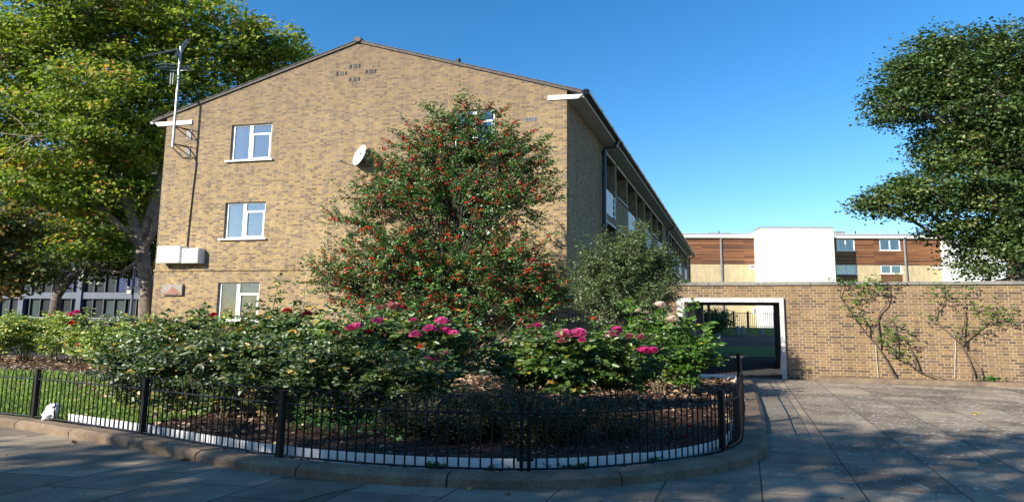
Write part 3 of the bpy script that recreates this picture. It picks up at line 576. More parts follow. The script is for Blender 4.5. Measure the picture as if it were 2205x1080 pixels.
# cabinets, plaque, dish, aerial: things fixed to the wall
def cabinet(x0, x1, y0, y1, dep, label, hinges=True):
    a, b = GA.px(x0, y1, dep), GA.px(x1, y0, dep); t = thing('meter_cabinet', np.array(GA.pt((a[0]+b[0])/2, a[1], dep/2)), label, 'cabinet', 'meter cabinets on the gable')
    w = MB(); GA.box(w, a[0], b[0], a[1], b[1], 0.003, dep); w.build('case', M['cabinet'], t, bevel=.01)
    w = MB(); GA.box(w, a[0]+.015, b[0]-.015, a[1]+.015, b[1]-.015, dep+.001, dep+.014); w.build('door', M['cabinet'], t, bevel=.004)
    for z in (a[1]+.08, b[1]-.1): w = MB(); GA.box(w, a[0]+.045, a[0]+.085, z, z+.035, dep+.013, dep+.03); w.build('latch', M['lead'], t)
cabinet(337, 388, 529, 566, .30, 'larger white metal cabinet at the wall corner, left of its pair')
cabinet(391, 427, 534, 566, .26, 'smaller white metal cabinet fixed right beside the larger one')
a, b = GA.px(349, 635, .05), GA.px(394, 612, .05); t = thing('wall_plaque', np.array(GA.pt((a[0]+b[0])/2, a[1], .02)), 'weathered carved terracotta plaque with a red mound shape on the gable', 'plaque')
w = MB(); GA.box(w, a[0], b[0], a[1], b[1], .002, .075); w.build('slab', M['plaqueframe'], t, bevel=.008)
w = MB(); um, zm = (a[0]+b[0])/2, a[1]; wd_, ht = b[0]-a[0], b[1]-a[1]
prs = [(.06, .10), (.3, .22), (.42, .55), (.52, .82), (.62, .66), (.8, .34), (.93, .12)]
for (p, q), (p2, q2) in zip(prs, prs[1:]):
    for o0, o1, k in ((.075, .088, 1.), (.088, .1, .7)):
        f = lambda s_, h_: (a[0]+wd_*(.5+(s_-.5)*k), zm+ht*(.08+h_*.9*k))
        (u0, h0), (u1, h1) = f(p, q), f(p2, q2); zb = zm+ht*.08
        w.hexa([GA.pt(u0, zb, o1), GA.pt(u1, zb, o1), GA.pt(u1, zb, o0), GA.pt(u0, zb, o0), GA.pt(u0, h0, o1), GA.pt(u1, h1, o1), GA.pt(u1, h1, o0), GA.pt(u0, h0, o0)])
w.build('relief', M['plaquered'], t)
# satellite dish
u, z = GA.px(779, 335, .19); c = np.array(GA.pt(u, z, .19)); t = thing('satellite_dish', c, 'pale oval satellite dish on the gable left of the berried tree', 'satellite dish')
n = unit(np.array([-.84, -.50, .18])); a1 = unit(np.cross(n, (0, 0, 1.))); a2 = np.cross(a1, n); w = MB(); rings = []
for i in range(7):
    r = .37*i/6; rings.append([c+n*(.30*r*r/.16*.4-.04)+(a1*math.cos(q)*r*.92+a2*math.sin(q)*r) for q in np.linspace(0, 2*math.pi, 33)[:-1]])
for r1, r2 in zip(rings, rings[1:]):
    for j in range(32): 
        k = (j+1) % 32; w.poly([r1[j], r1[k], r2[k], r2[j]][::-1]); w.poly([r1[j]-n*.008, r1[k]-n*.008, r2[k]-n*.008, r2[j]-n*.008])
for j in range(32): k = (j+1) % 32; w.poly([rings[-1][j], rings[-1][k], rings[-1][k]-n*.012, rings[-1][j]-n*.012])
w.build('reflector', M['dish'], t, smooth=True)
u2, z2 = GA.px(732, 347, .55); tip_ = np.array(GA.pt(u2, z2, .60)); w = MB(); bt = c-a2*.38; w.tube([bt-n*.05, bt*.5+tip_*.5-np.array([0, 0, .04]), tip_], .012, 6); w.build('feed_arm', M['pipe'], t)
w = MB(); w.tube([tip_-np.array([0, 0, .02]), tip_+unit(c-tip_)*.09], .03, 8); w.build('receiver', M['lead'], t)
w = MB(); w.tube([c-n*.05, c-n*.16-np.array([0, 0, .1]), np.array(GA.pt(u+.12, z-.3, .2)), np.array(GA.pt(u+.12, z-.3, 0))], .02, 6); w.build('bracket', M['galv'], t)
# aerial mast
def gp(x, y, o): a, b = GA.px(x, y, o); return np.array(GA.pt(a, b, o))
mo = .55; foot = gp(372, 317, mo); top_ = gp(388, 101, mo); top_ = np.array([foot[0], foot[1], top_[2]])
t = thing('television_aerial', foot, 'tall galvanised mast with several aerials bracketed to the left eaves', 'aerial')
w = MB(); w.tube([foot, top_], .032, 8); w.build('mast', M['galv'], t)
for yy in (272, 309):
    p = gp(374, yy, mo); z_ = p[2]; p[:2] = foot[:2]; au = (foot[:2]-GA.p)@GA.d; w = MB()
    q1, q2, q3 = np.array(GA.pt(au+.02, z_, 0)), np.array(GA.pt(au+.02, z_-.28, 0)), np.array(GA.pt(au+.25, z_-.05, 0))
    w.tube([p, q1], .02, 5); w.tube([p, q2], .016, 5); w.tube([p, q3], .016, 5); GA.box(w, au-.06, au+.08, z_-.34, z_+.06, .002, .02); w.build('wall_bracket', M['pipe'], t)
up_ = lambda d: foot+np.array([0, 0, d]); H = top_[2]-foot[2]
def mastpt(y): p = gp(380, y, mo); return np.array([foot[0], foot[1], p[2]])
yag = thing_ = None
w = MB(); hd = mastpt(106); end = gp(309, 122, 1.4); w.tube([hd, end], .016, 5); dv = unit(end-hd); pr = unit(np.cross(dv, (0, 0, 1.)))
for i in range(16):
    p = hd+(end-hd)*(.18+.82*i/15); w.tube([p-pr*.10-(0, 0, .0), p+pr*.10], .006, 4); w.tube([p-np.array([0, 0, .05]), p+np.array([0, 0, .05])], .005, 4)
for sg in (1, -1):
    for q in (-.16, -.08, 0, .08, .16): 
        b0 = hd-dv*.02; w.tube([b0+pr*q, b0+pr*q+np.array([0, 0, sg*.30])-dv*(-.16 if sg < 0 else .16)], .006, 4)
    w.tube([hd, hd+np.array([0, 0, sg*.32])-dv*(.17 if sg > 0 else -.17)], .012, 4)
w.build('yagi_aerial', M['galv'], t)
w = MB(); ce = mastpt(146); w.tube([ce+np.array([math.cos(q)*.36-.18, math.sin(q)*.36, .03*math.sin(q)]) for q in np.linspace(0, 2*math.pi, 25)], .012, 5, cap=False); w.tube([ce+np.array([math.cos(q)*.16+.14, math.sin(q)*.2, -.03]) for q in np.linspace(0, 2*math.pi, 17)], .01, 5, cap=False); w.tube([ce-(.5, 0, 0), ce+(.25, 0, 0)], .012, 5); w.build('loop_aerial', M['galv'], t)
w = MB(); ce = mastpt(172)
for dx in (-.15, -.09): w.tube([ce+(dx, -.1, -.22), ce+(dx, -.1, .22)], .010, 5)
for dz in (-.12, .0, .12): w.tube([ce+(-.24, -.1, dz), ce+(.16, 0, dz)], .008, 5)
w.build('dipole_aerial', M['galv'], t)
# ------------------------------------------------------------------ garden wall with gateway
gwl = thing('garden_wall', np.append(GW.p+GW.d*3, 0), 'long yellow brown brick garden wall with concrete coping and a square gateway', 'wall')
a, b = GW.px(1474, 652), GW.px(1681, 812); hole = (a[0], GW.px(1681, 700)[0], -.05, GW.px(1600, 650)[1], .33)
w = MB(); GW.face(w, 0, GW.len, -.05, 2.585, [hole]); 
w.poly([GW.pt(GW.len, -.05, -.34), GW.pt(0, -.05, -.34), GW.pt(0, 2.585, -.34), GW.pt(hole[0], 2.585, -.34), GW.pt(hole[0], -.05, -.34)][:0] or [GW.pt(GW.len, 2.3, -.34), GW.pt(0, 2.3, -.34), GW.pt(0, 2.585, -.34), GW.pt(GW.len, 2.585, -.34)])
GW.box(w, 0, hole[0]-.001, -.05, 2.3, -.345, -.33); GW.box(w, hole[1]+.001, GW.len, -.05, 2.3, -.345, -.33)
w.build('brickwork', M['garden'], gwl)
w = MB()
for i in range(12):
    s0, s1 = GW.len*i/12, GW.len*(i+1)/12-.008; GW.box(w, s0, s1, 2.585, 2.675+.003*math.sin(i*7), -.37, .045)
w.build('coping', M['coping'], gwl, bevel=.008)
fo = .075; fl, fr_ = GW.px(1460, 700)[0], GW.px(1690, 700)[0]; zt = GW.px(1600, 641)[1]
w = MB(); GW.box(w, fl, fr_, hole[3]-.005, zt, -.30, fo); GW.box(w, fl, hole[0]+.004, 0, hole[3]-.005, -.30, fo); GW.box(w, hole[1]-.004, fr_, 0, hole[3]-.005, -.30, fo); w.build('gateway_frame', M['dirtywhite'], gwl, bevel=.01)
w = MB(); s0 = GW.px(1766, 815)[0]; GW.box(w, s0, GW.len, -.02, .105, .005, .42); struct(w.build('planting_kerb', M['kerb'], None, bevel=.012))
# covered passage behind the gateway
cp = thing('covered_passage', np.append(GW.p+GW.d*3, 0)+np.array([.6, 2, 0]), 'dark walled flat roofed passage seen through the gateway', 'passage')
pr_ = lambda u, z, v: tuple(np.array(GW.pt(u, z, -.35))+np.append(SD.d*v, 0))
def pbox(mb, u0, u1, z0, z1, v0, v1): mb.hexa([pr_(u0, z0, v0), pr_(u1, z0, v0), pr_(u1, z0, v1), pr_(u0, z0, v1), pr_(u0, z1, v0), pr_(u1, z1, v0), pr_(u1, z1, v1), pr_(u0, z1, v1)])
w = MB(); pbox(w, hole[1]+.02, hole[1]+.3, -.1, 2.2, 0, 5.0); w.build('side_wall', M['dark_paint_shade'], cp); w = MB(); pbox(w, hole[0]-.3, hole[0]-.02, -.1, 2.2, 0, 3.4); w.build('side_wall', M['dark_paint_shade'], cp)
w = MB(); pbox(w, hole[0]-.32, hole[1]+.32, 2.2, 2.36, 0, 5.1); w.build('roof', M['dark_paint_shade'], cp)
w = MB(); pbox(w, hole[0]-.3, hole[0]+.10, -.1, 2.2, 4.8, 5.0); w.build('post', M['bluewhite'], cp); w = MB(); pbox(w, hole[0]+.2, hole[0]+.26, 0, 2.2, 4.9, 4.96); w.build('post', M['bluewhite'], cp)
w = MB(); pbox(w, hole[1]+.02, hole[1]+.3, -.1, 2.2, 5.0, 5.3); w.build('post', M['bluewhite'], cp)
# ------------------------------------------------------------------ timber clad building
a, b = at(1478, 600, 79), at(2048, 600, 77); TB = Plane(a[:2], b[:2]); tb = thing('timber_clad_building', np.append(TB.p+TB.d*8, zp(78)), 'long flat roofed block in red brown boards over pale brick with a white stair tower', 'apartment block')
R = lambda x0, y0, x1, y1: rect(TB, x0, y0, x1, y1)
bz = TB.px(1500, 705)[1]; zs = TB.px(1700, 568)[1]; zf = TB.px(1800, 513)[1]; zrf = TB.px(1800, 504)[1]
ul_, ur_ = 0, TB.len
upper = [R(1801, 515, 1840, 540), R(1893, 515, 1938, 539)]; lower = [R(1801, 567.5, 1845, 590), R(1896, 567.5, 1942, 589), R(1614, 569, 1640, 578), R(2008, 567.5, 2040, 577), R(1620, 662, 1643, 675)]
w = MB(); TB.face(w, 0, TB.len, zs, zf, [(a, b, max(c, zs+.02), d) for a, b, c, d in upper], depth=.1, o=.05); TB.box(w, 0, TB.len, zs-.06, zs, 0, .05)
for r in lower[:2]: TB.box(w, r[0], r[1], bz+6, r[2]-.03, 0, .03)
w.build('board_cladding', M['board'], tb)
w = MB(); TB.face(w, 0, TB.len, bz-.3, zs-.06, [(a, b, c, min(d, zs-.08)) for a, b, c, d in lower], depth=.1)
dd = lambda u, z, v: tuple(np.array(TB.pt(u, z, 0))-np.append(TB.n*v, 0))
w.poly([dd(0, bz-.3, 9), dd(0, bz-.3, 0), dd(0, zf, 0), dd(0, zf, 9)]); w.poly([dd(TB.len, bz-.3, 0), dd(TB.len, bz-.3, 9), dd(TB.len, zf, 9), dd(TB.len, zf, 0)])
w.build('wall', M['buff'], tb)
w = MB(); TB.box(w, -.3, TB.len+.3, zf, zrf-.16, -9, .35); TB.box(w, -.34, TB.len+.34, zrf-.05, zrf, -9.1, .4); w.build('fascia', M['white'], tb)
w = MB(); TB.box(w, -.32, TB.len+.32, zrf-.16, zrf-.05, -9, .38); rfm = w.build('roof', M['steelblue'], tb)
for x0, x1, y0 in ((1524, 1575, 502), (1797, 1820, 499)):
    w = MB(); p = TB.px(x0, y0, -2); q = TB.px(x1, y0, -2); TB.box(w, p[0], q[0], zrf, p[1]+.1, -3, -2); w.build('roof_box', M['lead'], rfm)
for x in (1548, 1842, 1935): w = MB(); p = TB.px(x, 497, -1); w.tube([TB.pt(p[0], zrf, -1), TB.pt(p[0], p[1], -1)], .05, 6); w.build('roof_vent', M['pipe'], rfm)
for r in upper: window(TB, (r[0], r[1], max(r[2], zs+.02), r[3]), tb, .5, o=0, fr=.09, simple=True, curtain=1, back=.8)
for i, r in enumerate(lower): window(TB, (r[0], r[1], r[2], min(r[3], zs-.08)), tb, .5, o=-.03, fr=.09, simple=True, curtain=2 if i < 2 else 0, back=.8)
for x in (1553, 1949): u, _ = TB.px(x, 560); w = MB(); w.tube([TB.pt(u, bz, .14), TB.pt(u, zf, .14)], .09, 8); w.build('downpipe', M['lead'], tb)
a, b = TB.px(1641, 600, 3.2)[0], TB.px(1800, 600, 3.2)[0]; w = MB(); TB.box(w, a, b, bz-.3, TB.px(1700, 490, 3.2)[1], -2, 3.2); tw = w.build('stair_tower', M['render'], tb); w = MB(); TB.box(w, a-.06, b+.06, TB.px(1700, 490, 3.2)[1], TB.px(1700, 488.5, 3.2)[1], -2.05, 3.26); w.build('coping', M['coping'], tw)
a, b = TB.px(2044, 600, 1.5)[0], TB.px(2165, 600, 1.5)[0]; w = MB(); TB.box(w, a, b, bz-.3, TB.px(2100, 517, 1.5)[1], -6, 1.5); w.build('end_block', M['render'], tb)
# things around it
t = thing('estate_railing', px_at(1620, 62, zp(62)), 'black vertical bar railing in front of the pale brick wall, seen through the gateway', 'railing'); w = MB(); z0, z1 = 1.40, 2.9
x0, x1 = px_at(1576, 62, 0)[0], px_at(1760, 62, 0)[0]
for i in range(46): x = x0+(x1-x0)*i/45; w.tube([(x, 62, z0-.2), (x, 62, z1)], .016, 4)
for z in (z0+.08, z1-.1): w.box((x0, 61.98, z), (x1, 62.02, z+.05))
w.build('bars', M['pipe'], t)
for px in (1580, 1611, 1680, 1740): w = MB(); x = px_at(px, 62, 0)[0]; w.box((x-.06, 61.9, z0-.2), (x+.06, 62.06, z1+.1)); w.build('post', M['pipe'], t)
for x, yb, h_, lab in ((1588.5, 721, 17, 'left one of the two close concrete bollards beyond the road'), (1599.5, 721, 17, 'right one of the two close concrete bollards beyond the road'), (1640, 720, 12, 'short grey bollard by the verge, nearest the gateway jamb'), (1546, 741, 24, 'nearer grey bollard half hidden by the peach rose')):
    Yd = 55 if yb < 730 else 31; z = zp(Yd); p = px_at(x, Yd, z); hh = h_*Yd/1300; r_ = (4.2 if yb < 730 else 5)*Yd/1300/S
    t = thing('bollard', p, lab, 'bollard', 'bollards beyond the gateway'); w = MB(); w.tube([p-(0, 0, .1), p+(0, 0, hh*.93), p+(0, 0, hh)], [r_, r_, r_*.7], 10); w.build('shaft', M['bollard'], t); w = MB(); w.tube([p+(0, 0, hh*.80), p+(0, 0, hh*.86)], r_*1.04, 10); w.build('band', M['lead'], t)
# the terrace across the road behind the photographer, mirrored in the windows
OT = Plane((34, -34), (-40, -30)); t = thing('brick_terrace', (0, -32, 0), 'long brick terrace across the road behind the photographer, mirrored in the windows', 'terrace'); w = MB(); ws = [(3+4.1*i, 4.3+4.1*i, z, z+1.4) for i in range(17) for z in (1, 3.8, 6.4)]
OT.face(w, 0, OT.len, -.1, 9, ws); OT.box(w, 0, OT.len, -.1, 9, -9, -.3); w.build('wall', M['garden'], t); w = MB(); OT.box(w, -.3, OT.len+.3, 9, 9.2, -9, .4); w.build('roof', M['tile'], t)
for r in ws[::1]: w = MB(); OT.box(w, r[0], r[1], r[2], r[3], -.2, -.13); w.build('window', M['dark_paint_shade'], t)
# ------------------------------------------------------------------ glass building at the left
a, b = at(-160, 600, 62), at(420, 600, 56); GB = Plane(a[:2], b[:2]); gb = thing('glass_office_building', np.append(GB.p+GB.d*12, 0), 'blue green glass fronted office block glimpsed under the big tree at the left', 'office building')
zb0, zb1, zb2 = GB.px(200, 684)[1], GB.px(200, 643)[1], GB.px(200, 629)[1]; zt_ = GB.px(200, 330)[1]
w = MB(); GB.box(w, 0, GB.len, -.2, zt_, -8, -.32); w.build('core', M['dark'], gb)
w = MB(); GB.box(w, 0, GB.len, zb1, zb2, -.3, .12); GB.box(w, 0, GB.len, -.2, zb0, -.3, .05); GB.box(w, 0, GB.len, zt_, zt_+.5, -8, .2); w.build('spandrel', M['steelblue'], gb)
cw = GB.len/26; rows = np.linspace(zb2, zt_, 7)
w = MB()
for i in range(27): GB.box(w, i*cw-.035, i*cw+.035, zb0, zt_, -.2, .06)
for z in rows[1:-1]: GB.box(w, 0, GB.len, z-.06, z+.06, -.2, .05)
w.build('mullion_grid', M['dark_paint_shade'], gb)
M['blind1'] = plain('green_office_glass', (.035, .06, .055), .5, .3, .4); M['blind2'] = plain('blue_office_glass', (.02, .035, .11), .5, .2, .4); M['blind3'] = plain('dark_office_glass', (.008, .016, .02), .5, .3, .4)
for k in ('blind1', 'blind2', 'blind3'): M[k].node_tree.nodes['Principled BSDF'].inputs['Specular IOR Level'].default_value = .2
for i in range(26):
    for j in range(4):
        z0, z1 = (zb0, zb1) if j == 0 else (rows[j-1], rows[j])
        w = MB(); w.poly([GB.pt(i*cw+.035, z0+.06, -.1), GB.pt((i+1)*cw-.035, z0+.06, -.1), GB.pt((i+1)*cw-.035, z1-.06, -.1), GB.pt(i*cw+.035, z1-.06, -.1)]); 
        m_ = random.choice(['blind1', 'blind3', 'blind3', 'blind1', 'blind3', 'blind2'] if j else ['blind3', 'blind3', 'blind3', 'blind1', 'blind1'])
        k_ = random.choice([0, .35, .6]); 
        if j*26+i < 100:
            pn = w.build('window_pane', M[m_], gb)
w = MB(); x = GB.px(60, 650)[0]; GB.box(w, x-.5, x-.1, 0, zb1, 0, .3); GB.box(w, GB.px(175, 650)[0]-.2, GB.px(175, 650)[0]+.15, 0, zt_, 0, .25); w.build('pillar', M['steelblue'], gb)
t = thing('shaded_strip_wall', at(150, 690, 44), 'low dark wall added as the shaded strip behind the far rose bushes at the left', 'wall'); w = MB(); p, q = at(-120, 690, 45), at(330, 690, 42)  # added dark wall stands in for the shaded street behind the roses
w.hexa([(p[0], p[1], -.05), (q[0], q[1], -.05), (q[0], q[1]+.3, -.05), (p[0], p[1]+.3, -.05), (p[0], p[1], 1.45), (q[0], q[1], 1.45), (q[0], q[1]+.3, 1.45), (p[0], p[1]+.3, 1.45)]); w.build('brickwork', M['dark_paint_shade'], t)
w = MB(); w.hexa([(p[0], p[1]-.05, 1.45), (q[0], q[1]-.05, 1.45), (q[0], q[1]+.35, 1.45), (p[0], p[1]+.35, 1.45), (p[0], p[1]-.05, 1.53), (q[0], q[1]-.05, 1.53), (q[0], q[1]+.35, 1.53), (p[0], p[1]+.35, 1.53)]); w.build('coping', M['lead'], t)
# street lamp with two small signs
p = px_at(279, 38, 0); t = thing('street_lamp', p, 'slim grey street lamp post with two small white signs beside the plane trunk', 'street lamp')
w = MB(); w.tube([p, p+(0, 0, 1.5), p+(0, 0, 1.6), p+(.03, 0, 7.4)], [.11, .10, .06, .045], 10); w.build('pole', M['steelblue'], t); w = MB(); w.tube([p-(0, 0, .02), p+(0, 0, .35)], .15, 10); w.build('base', M['pipe'], t)
w = MB(); w.tube([p+(.03, 0, 7.4), p+(.2, -.1, 7.6), p+(.8, -.2, 7.65)], .035, 6); arm = w.build('arm', M['steelblue'], t); w = MB(); w.box(tuple(p+(.7, -.35, 7.58)), tuple(p+(1.25, -.1, 7.70))); w.build('lantern', M['lead'], arm)
for dx, zc in ((-.10, 3.25), (.27, 3.28)): w = MB(); w.box(tuple(p+(dx-.09, -.13, zc-.22)), tuple(p+(dx+.09, -.11, zc+.22))); w.box(tuple(p+(min(dx, 0), -.12, zc+.1)), tuple(p+(max(dx, 0)+.01, -.09, zc+.13))); w.build('sign_panel', M['dirtywhite'], t, bevel=.01)
# ------------------------------------------------------------------ hooped railing
def nearest_s(px, py): p = onz(px, py, .12)[:2]; return AL[np.argmin(np.linalg.norm(RL-p, axis=1))]
def railing(C, posts, name, label, z0=.12, zr=.605, zh=.755, zp_=.735, thin=(), base=.06, rb=.0058):
    al = arclen(C); P = lambda s: np.array([np.interp(s, al, C[:, 0]), np.interp(s, al, C[:, 1])])
    t = thing(name, np.append(P((posts[0]+posts[-1])/2), base), label, 'railing')
    for i, s in enumerate(posts):
        p = P(s); d = unit(P(s+.05)-P(s-.05)); n = np.array([-d[1], d[0]]); r = .010 if i in thin else .019; top = .705 if i in thin else zp_; w = MB()
        for q in ((-.022, .022) if i in thin else (0,)):
            c = [p+d*(a*r+q)+n*b*r for a, b in ((-1, -1), (1, -1), (1, 1), (-1, 1))]
            w.hexa([(*k, base) for k in c]+[(*k, top) for k in c])
        if i in thin: w.tube([(*(p-d*.05), .20), (*(p+d*.05), .20)], .014, 6)
        w.build('post', M['black'], t, bevel=.003)
    for a, b in zip(posts, posts[1:]):
        n = max(3, int((b-a)/.1)); ss = np.linspace(a, b, n+1)
        for z in (z0, zr): w = MB(); w.tube([(*P(s), z) for s in ss], .0085 if z == zr else .010, 6); w.build('rail', M['black'], t)
        k = max(4, int(round((b-a)/.065))); k -= (k % 2 == 0); pit = (b-a)/k; w = MB()
        for j in range(1, k): p = P(a+j*pit); w.tube([(*p, z0), (*p, zr)], rb, 5, cap=False)
        j = -1
        while j < k:
            s0, s1 = a+j*pit, a+(j+3)*pit; s0c, s1c = max(s0, a+.02), min(s1, b-.02); pts = []
            if s1c-s0c > pit*1.2:
                for q in np.linspace(0, math.pi, 13):
                    s = (s0c+s1c)/2-(s1c-s0c)/2*math.cos(q); pts.append((*P(s), zr+(zh-zr)*math.sin(q)**.8))
                w.tube(pts, rb*.95, 5, cap=False)
            j += 2
        w.build('hooped_bars', M['black'], t, smooth=True)
    return t
ps = [nearest_s(0, 888)-1.9, nearest_s(78, 895), nearest_s(308, 930), nearest_s(608, 980), nearest_s(1136, 1008), nearest_s(1553, 965), nearest_s(1601, 895), AL[-1]-.01]
ps = [ps[0]]+[ps[1]]+ps[2:]
railing(RL, ps, 'hooped_railing', 'low black hooped metal railing curving round the front of the rose bed', thin=(4,))
BC = tru(spline(BACK)); bl = arclen(BC)[-1]
railing(BC, [.0+.03]+list(np.linspace(1.4, bl, 5)), 'hooped_railing', 'rear run of black hooped railing between the rose bed and the brick gable')
# pale edging board inside the railing
EI = offset(RL, -.065); s0, s1 = nearest_s(128, 905), AL[-1]-.1; w = MB(); ss = np.arange(s0, s1, .1)
f = lambda C, s: np.array([np.interp(s, AL, C[:, 0]), np.interp(s, AL, C[:, 1])]); EJ = offset(RL, -.077)
t = thing('edging_strip', np.append(f(EI, (s0+s1)/2), BEDZ), 'pale plastic edging strip set in the soil just inside the railing', 'edging')
for k, (a, b) in enumerate(zip(np.arange(s0, s1, 1.37), np.arange(s0, s1, 1.37)+1.365)):
    w = MB(); b = min(b, s1); h0 = .19+rng.normal(0, .004); qs = np.linspace(a, b, 10)
    for c, d in zip(qs, qs[1:]):
        i0, i1, j0, j1 = f(EI, c), f(EI, d), f(EJ, c), f(EJ, d); w.hexa([(*i0, .05), (*i1, .05), (*j1, .05), (*j0, .05), (*i0, h0), (*i1, h0), (*j1, h0), (*j0, h0)])
    w.build('board', M['edging'], t)
w = MB(); qs = np.linspace(.05, 2.3, 14); BI = offset(BC, .06)*1; bal = arclen(BC); fb = lambda s: np.array([np.interp(s, bal, BI[:, 0]), np.interp(s, bal, BI[:, 1])]); BI = offset(BC, -.07)
for c, d in zip(qs, qs[1:]): i0, i1 = fb(c), fb(d); w.hexa([(*i0, .05), (*i1, .05), (*(i1+[0, .012]), .05), (*(i0+[0, .012]), .05), (*i0, .19), (*i1, .19), (*(i1+[0, .012]), .19), (*(i0+[0, .012]), .19)])
w.build('board', M['edging'], t)
# crumpled carrier bag at the foot of the railing
p = onz(111, 903, KH); nu, nv = 34, 22; V = []; 
from mathutils import noise as mn
for i in range(nv+1):
    a = math.pi*i/nv
    for j in range(nu):
        b = 2*math.pi*j/nu; sp = lambda q: math.copysign(abs(q)**.55, q); d = Vector((sp(math.sin(a))*sp(math.cos(b)), sp(math.sin(a))*sp(math.sin(b)), sp(math.cos(a)))); r = 1.05-.55*abs(mn.noise(d*2.2+Vector((3, 1, 7))))-.45*abs(mn.noise(d*5+Vector((9, 2, 1))))+(.22 if d.z < -.3 and d.x < 0 else 0)
        zz = d.z*r; V.append(p+np.array([d.x*r*.060+zz*.012, d.y*r*.045-.01, max(-.0, .108+zz*.105)]))
V = np.array(V); F = np.array([[i*nu+j, (i+1)*nu+j, (i+1)*nu+(j+1) % nu, i*nu+(j+1) % nu] for i in range(nv) for j in range(nu)])
o = npmesh('plastic_bag', V, F, M['litter']); tag(o, 'crumpled white plastic bag lying against the railing beside the left post', 'plastic bag')
# ------------------------------------------------------------------ roses
def bloom(c, r, mat, par, face=None):
    """a many petalled rose: cupped petals in five whorls"""
    c = np.array(c, float); ax = unit(np.array(face if face is not None else [rng.normal(0, .3), -.35, .9])); a1 = unit(np.cross(ax, (1., .2, 0))); a2 = np.cross(ax, a1); V = []; F = []
    for k, (rr, hh, n) in enumerate(((1., .05, 6), (.86, .28, 6), (.68, .48, 5), (.48, .62, 5), (.28, .70, 4))):
        ph = rng.random()*6
        for j in range(n):
            q0 = ph+2*math.pi*j/n+rng.normal(0, .12); wd2 = 2*math.pi/n*.72; b = len(V); tw = rng.uniform(.88, 1.1)
            for u in range(4):
                t_ = u/3
                for v in range(5):
                    s_ = (v/4-.5)*2; q = q0+s_*wd2*(.25+.75*math.sin(min(1, t_*1.2)*1.5)); rad = r*rr*tw*(.15+.85*t_**.8)*(1-.10*s_*s_*t_); h = r*(-.35+(.35+hh)*t_**1.2+(.10 if k else -.12)*(t_**3)-.12*s_*s_*t_+rng.normal(0, .02))
                    V.append(c+(a1*math.cos(q)+a2*math.sin(q))*rad+ax*h)
            for u in range(3):
                for v in range(4): F.append([b+u*5+v, b+u*5+v+1, b+(u+1)*5+v+1, b+(u+1)*5+v])
    return npmesh('rose_bloom', np.array(V), np.array(F), M[mat], par, smooth=True)
def compound(Pn, Dn, L, kk=5):
    """rose leaf: five leaflets on a stalk"""
    n = len(Pn); Dn = unit(Dn); side = unit(np.cross(Dn, np.array([0, 0, 1.])+rng.normal(0, .3, (n, 3)))); P, D = [], []
    for along, sd, dd in ((1.9, 0, 0), (1.35, .1, 1), (1.35, -.1, -1), (.8, .1, 1), (.8, -.1, -1))[:kk]:
        P.append(Pn+Dn*L*along+side*L*sd); D.append(unit(Dn*(.45 if dd else 1)+side*dd*.9))
    return np.vstack(P), np.vstack(D)
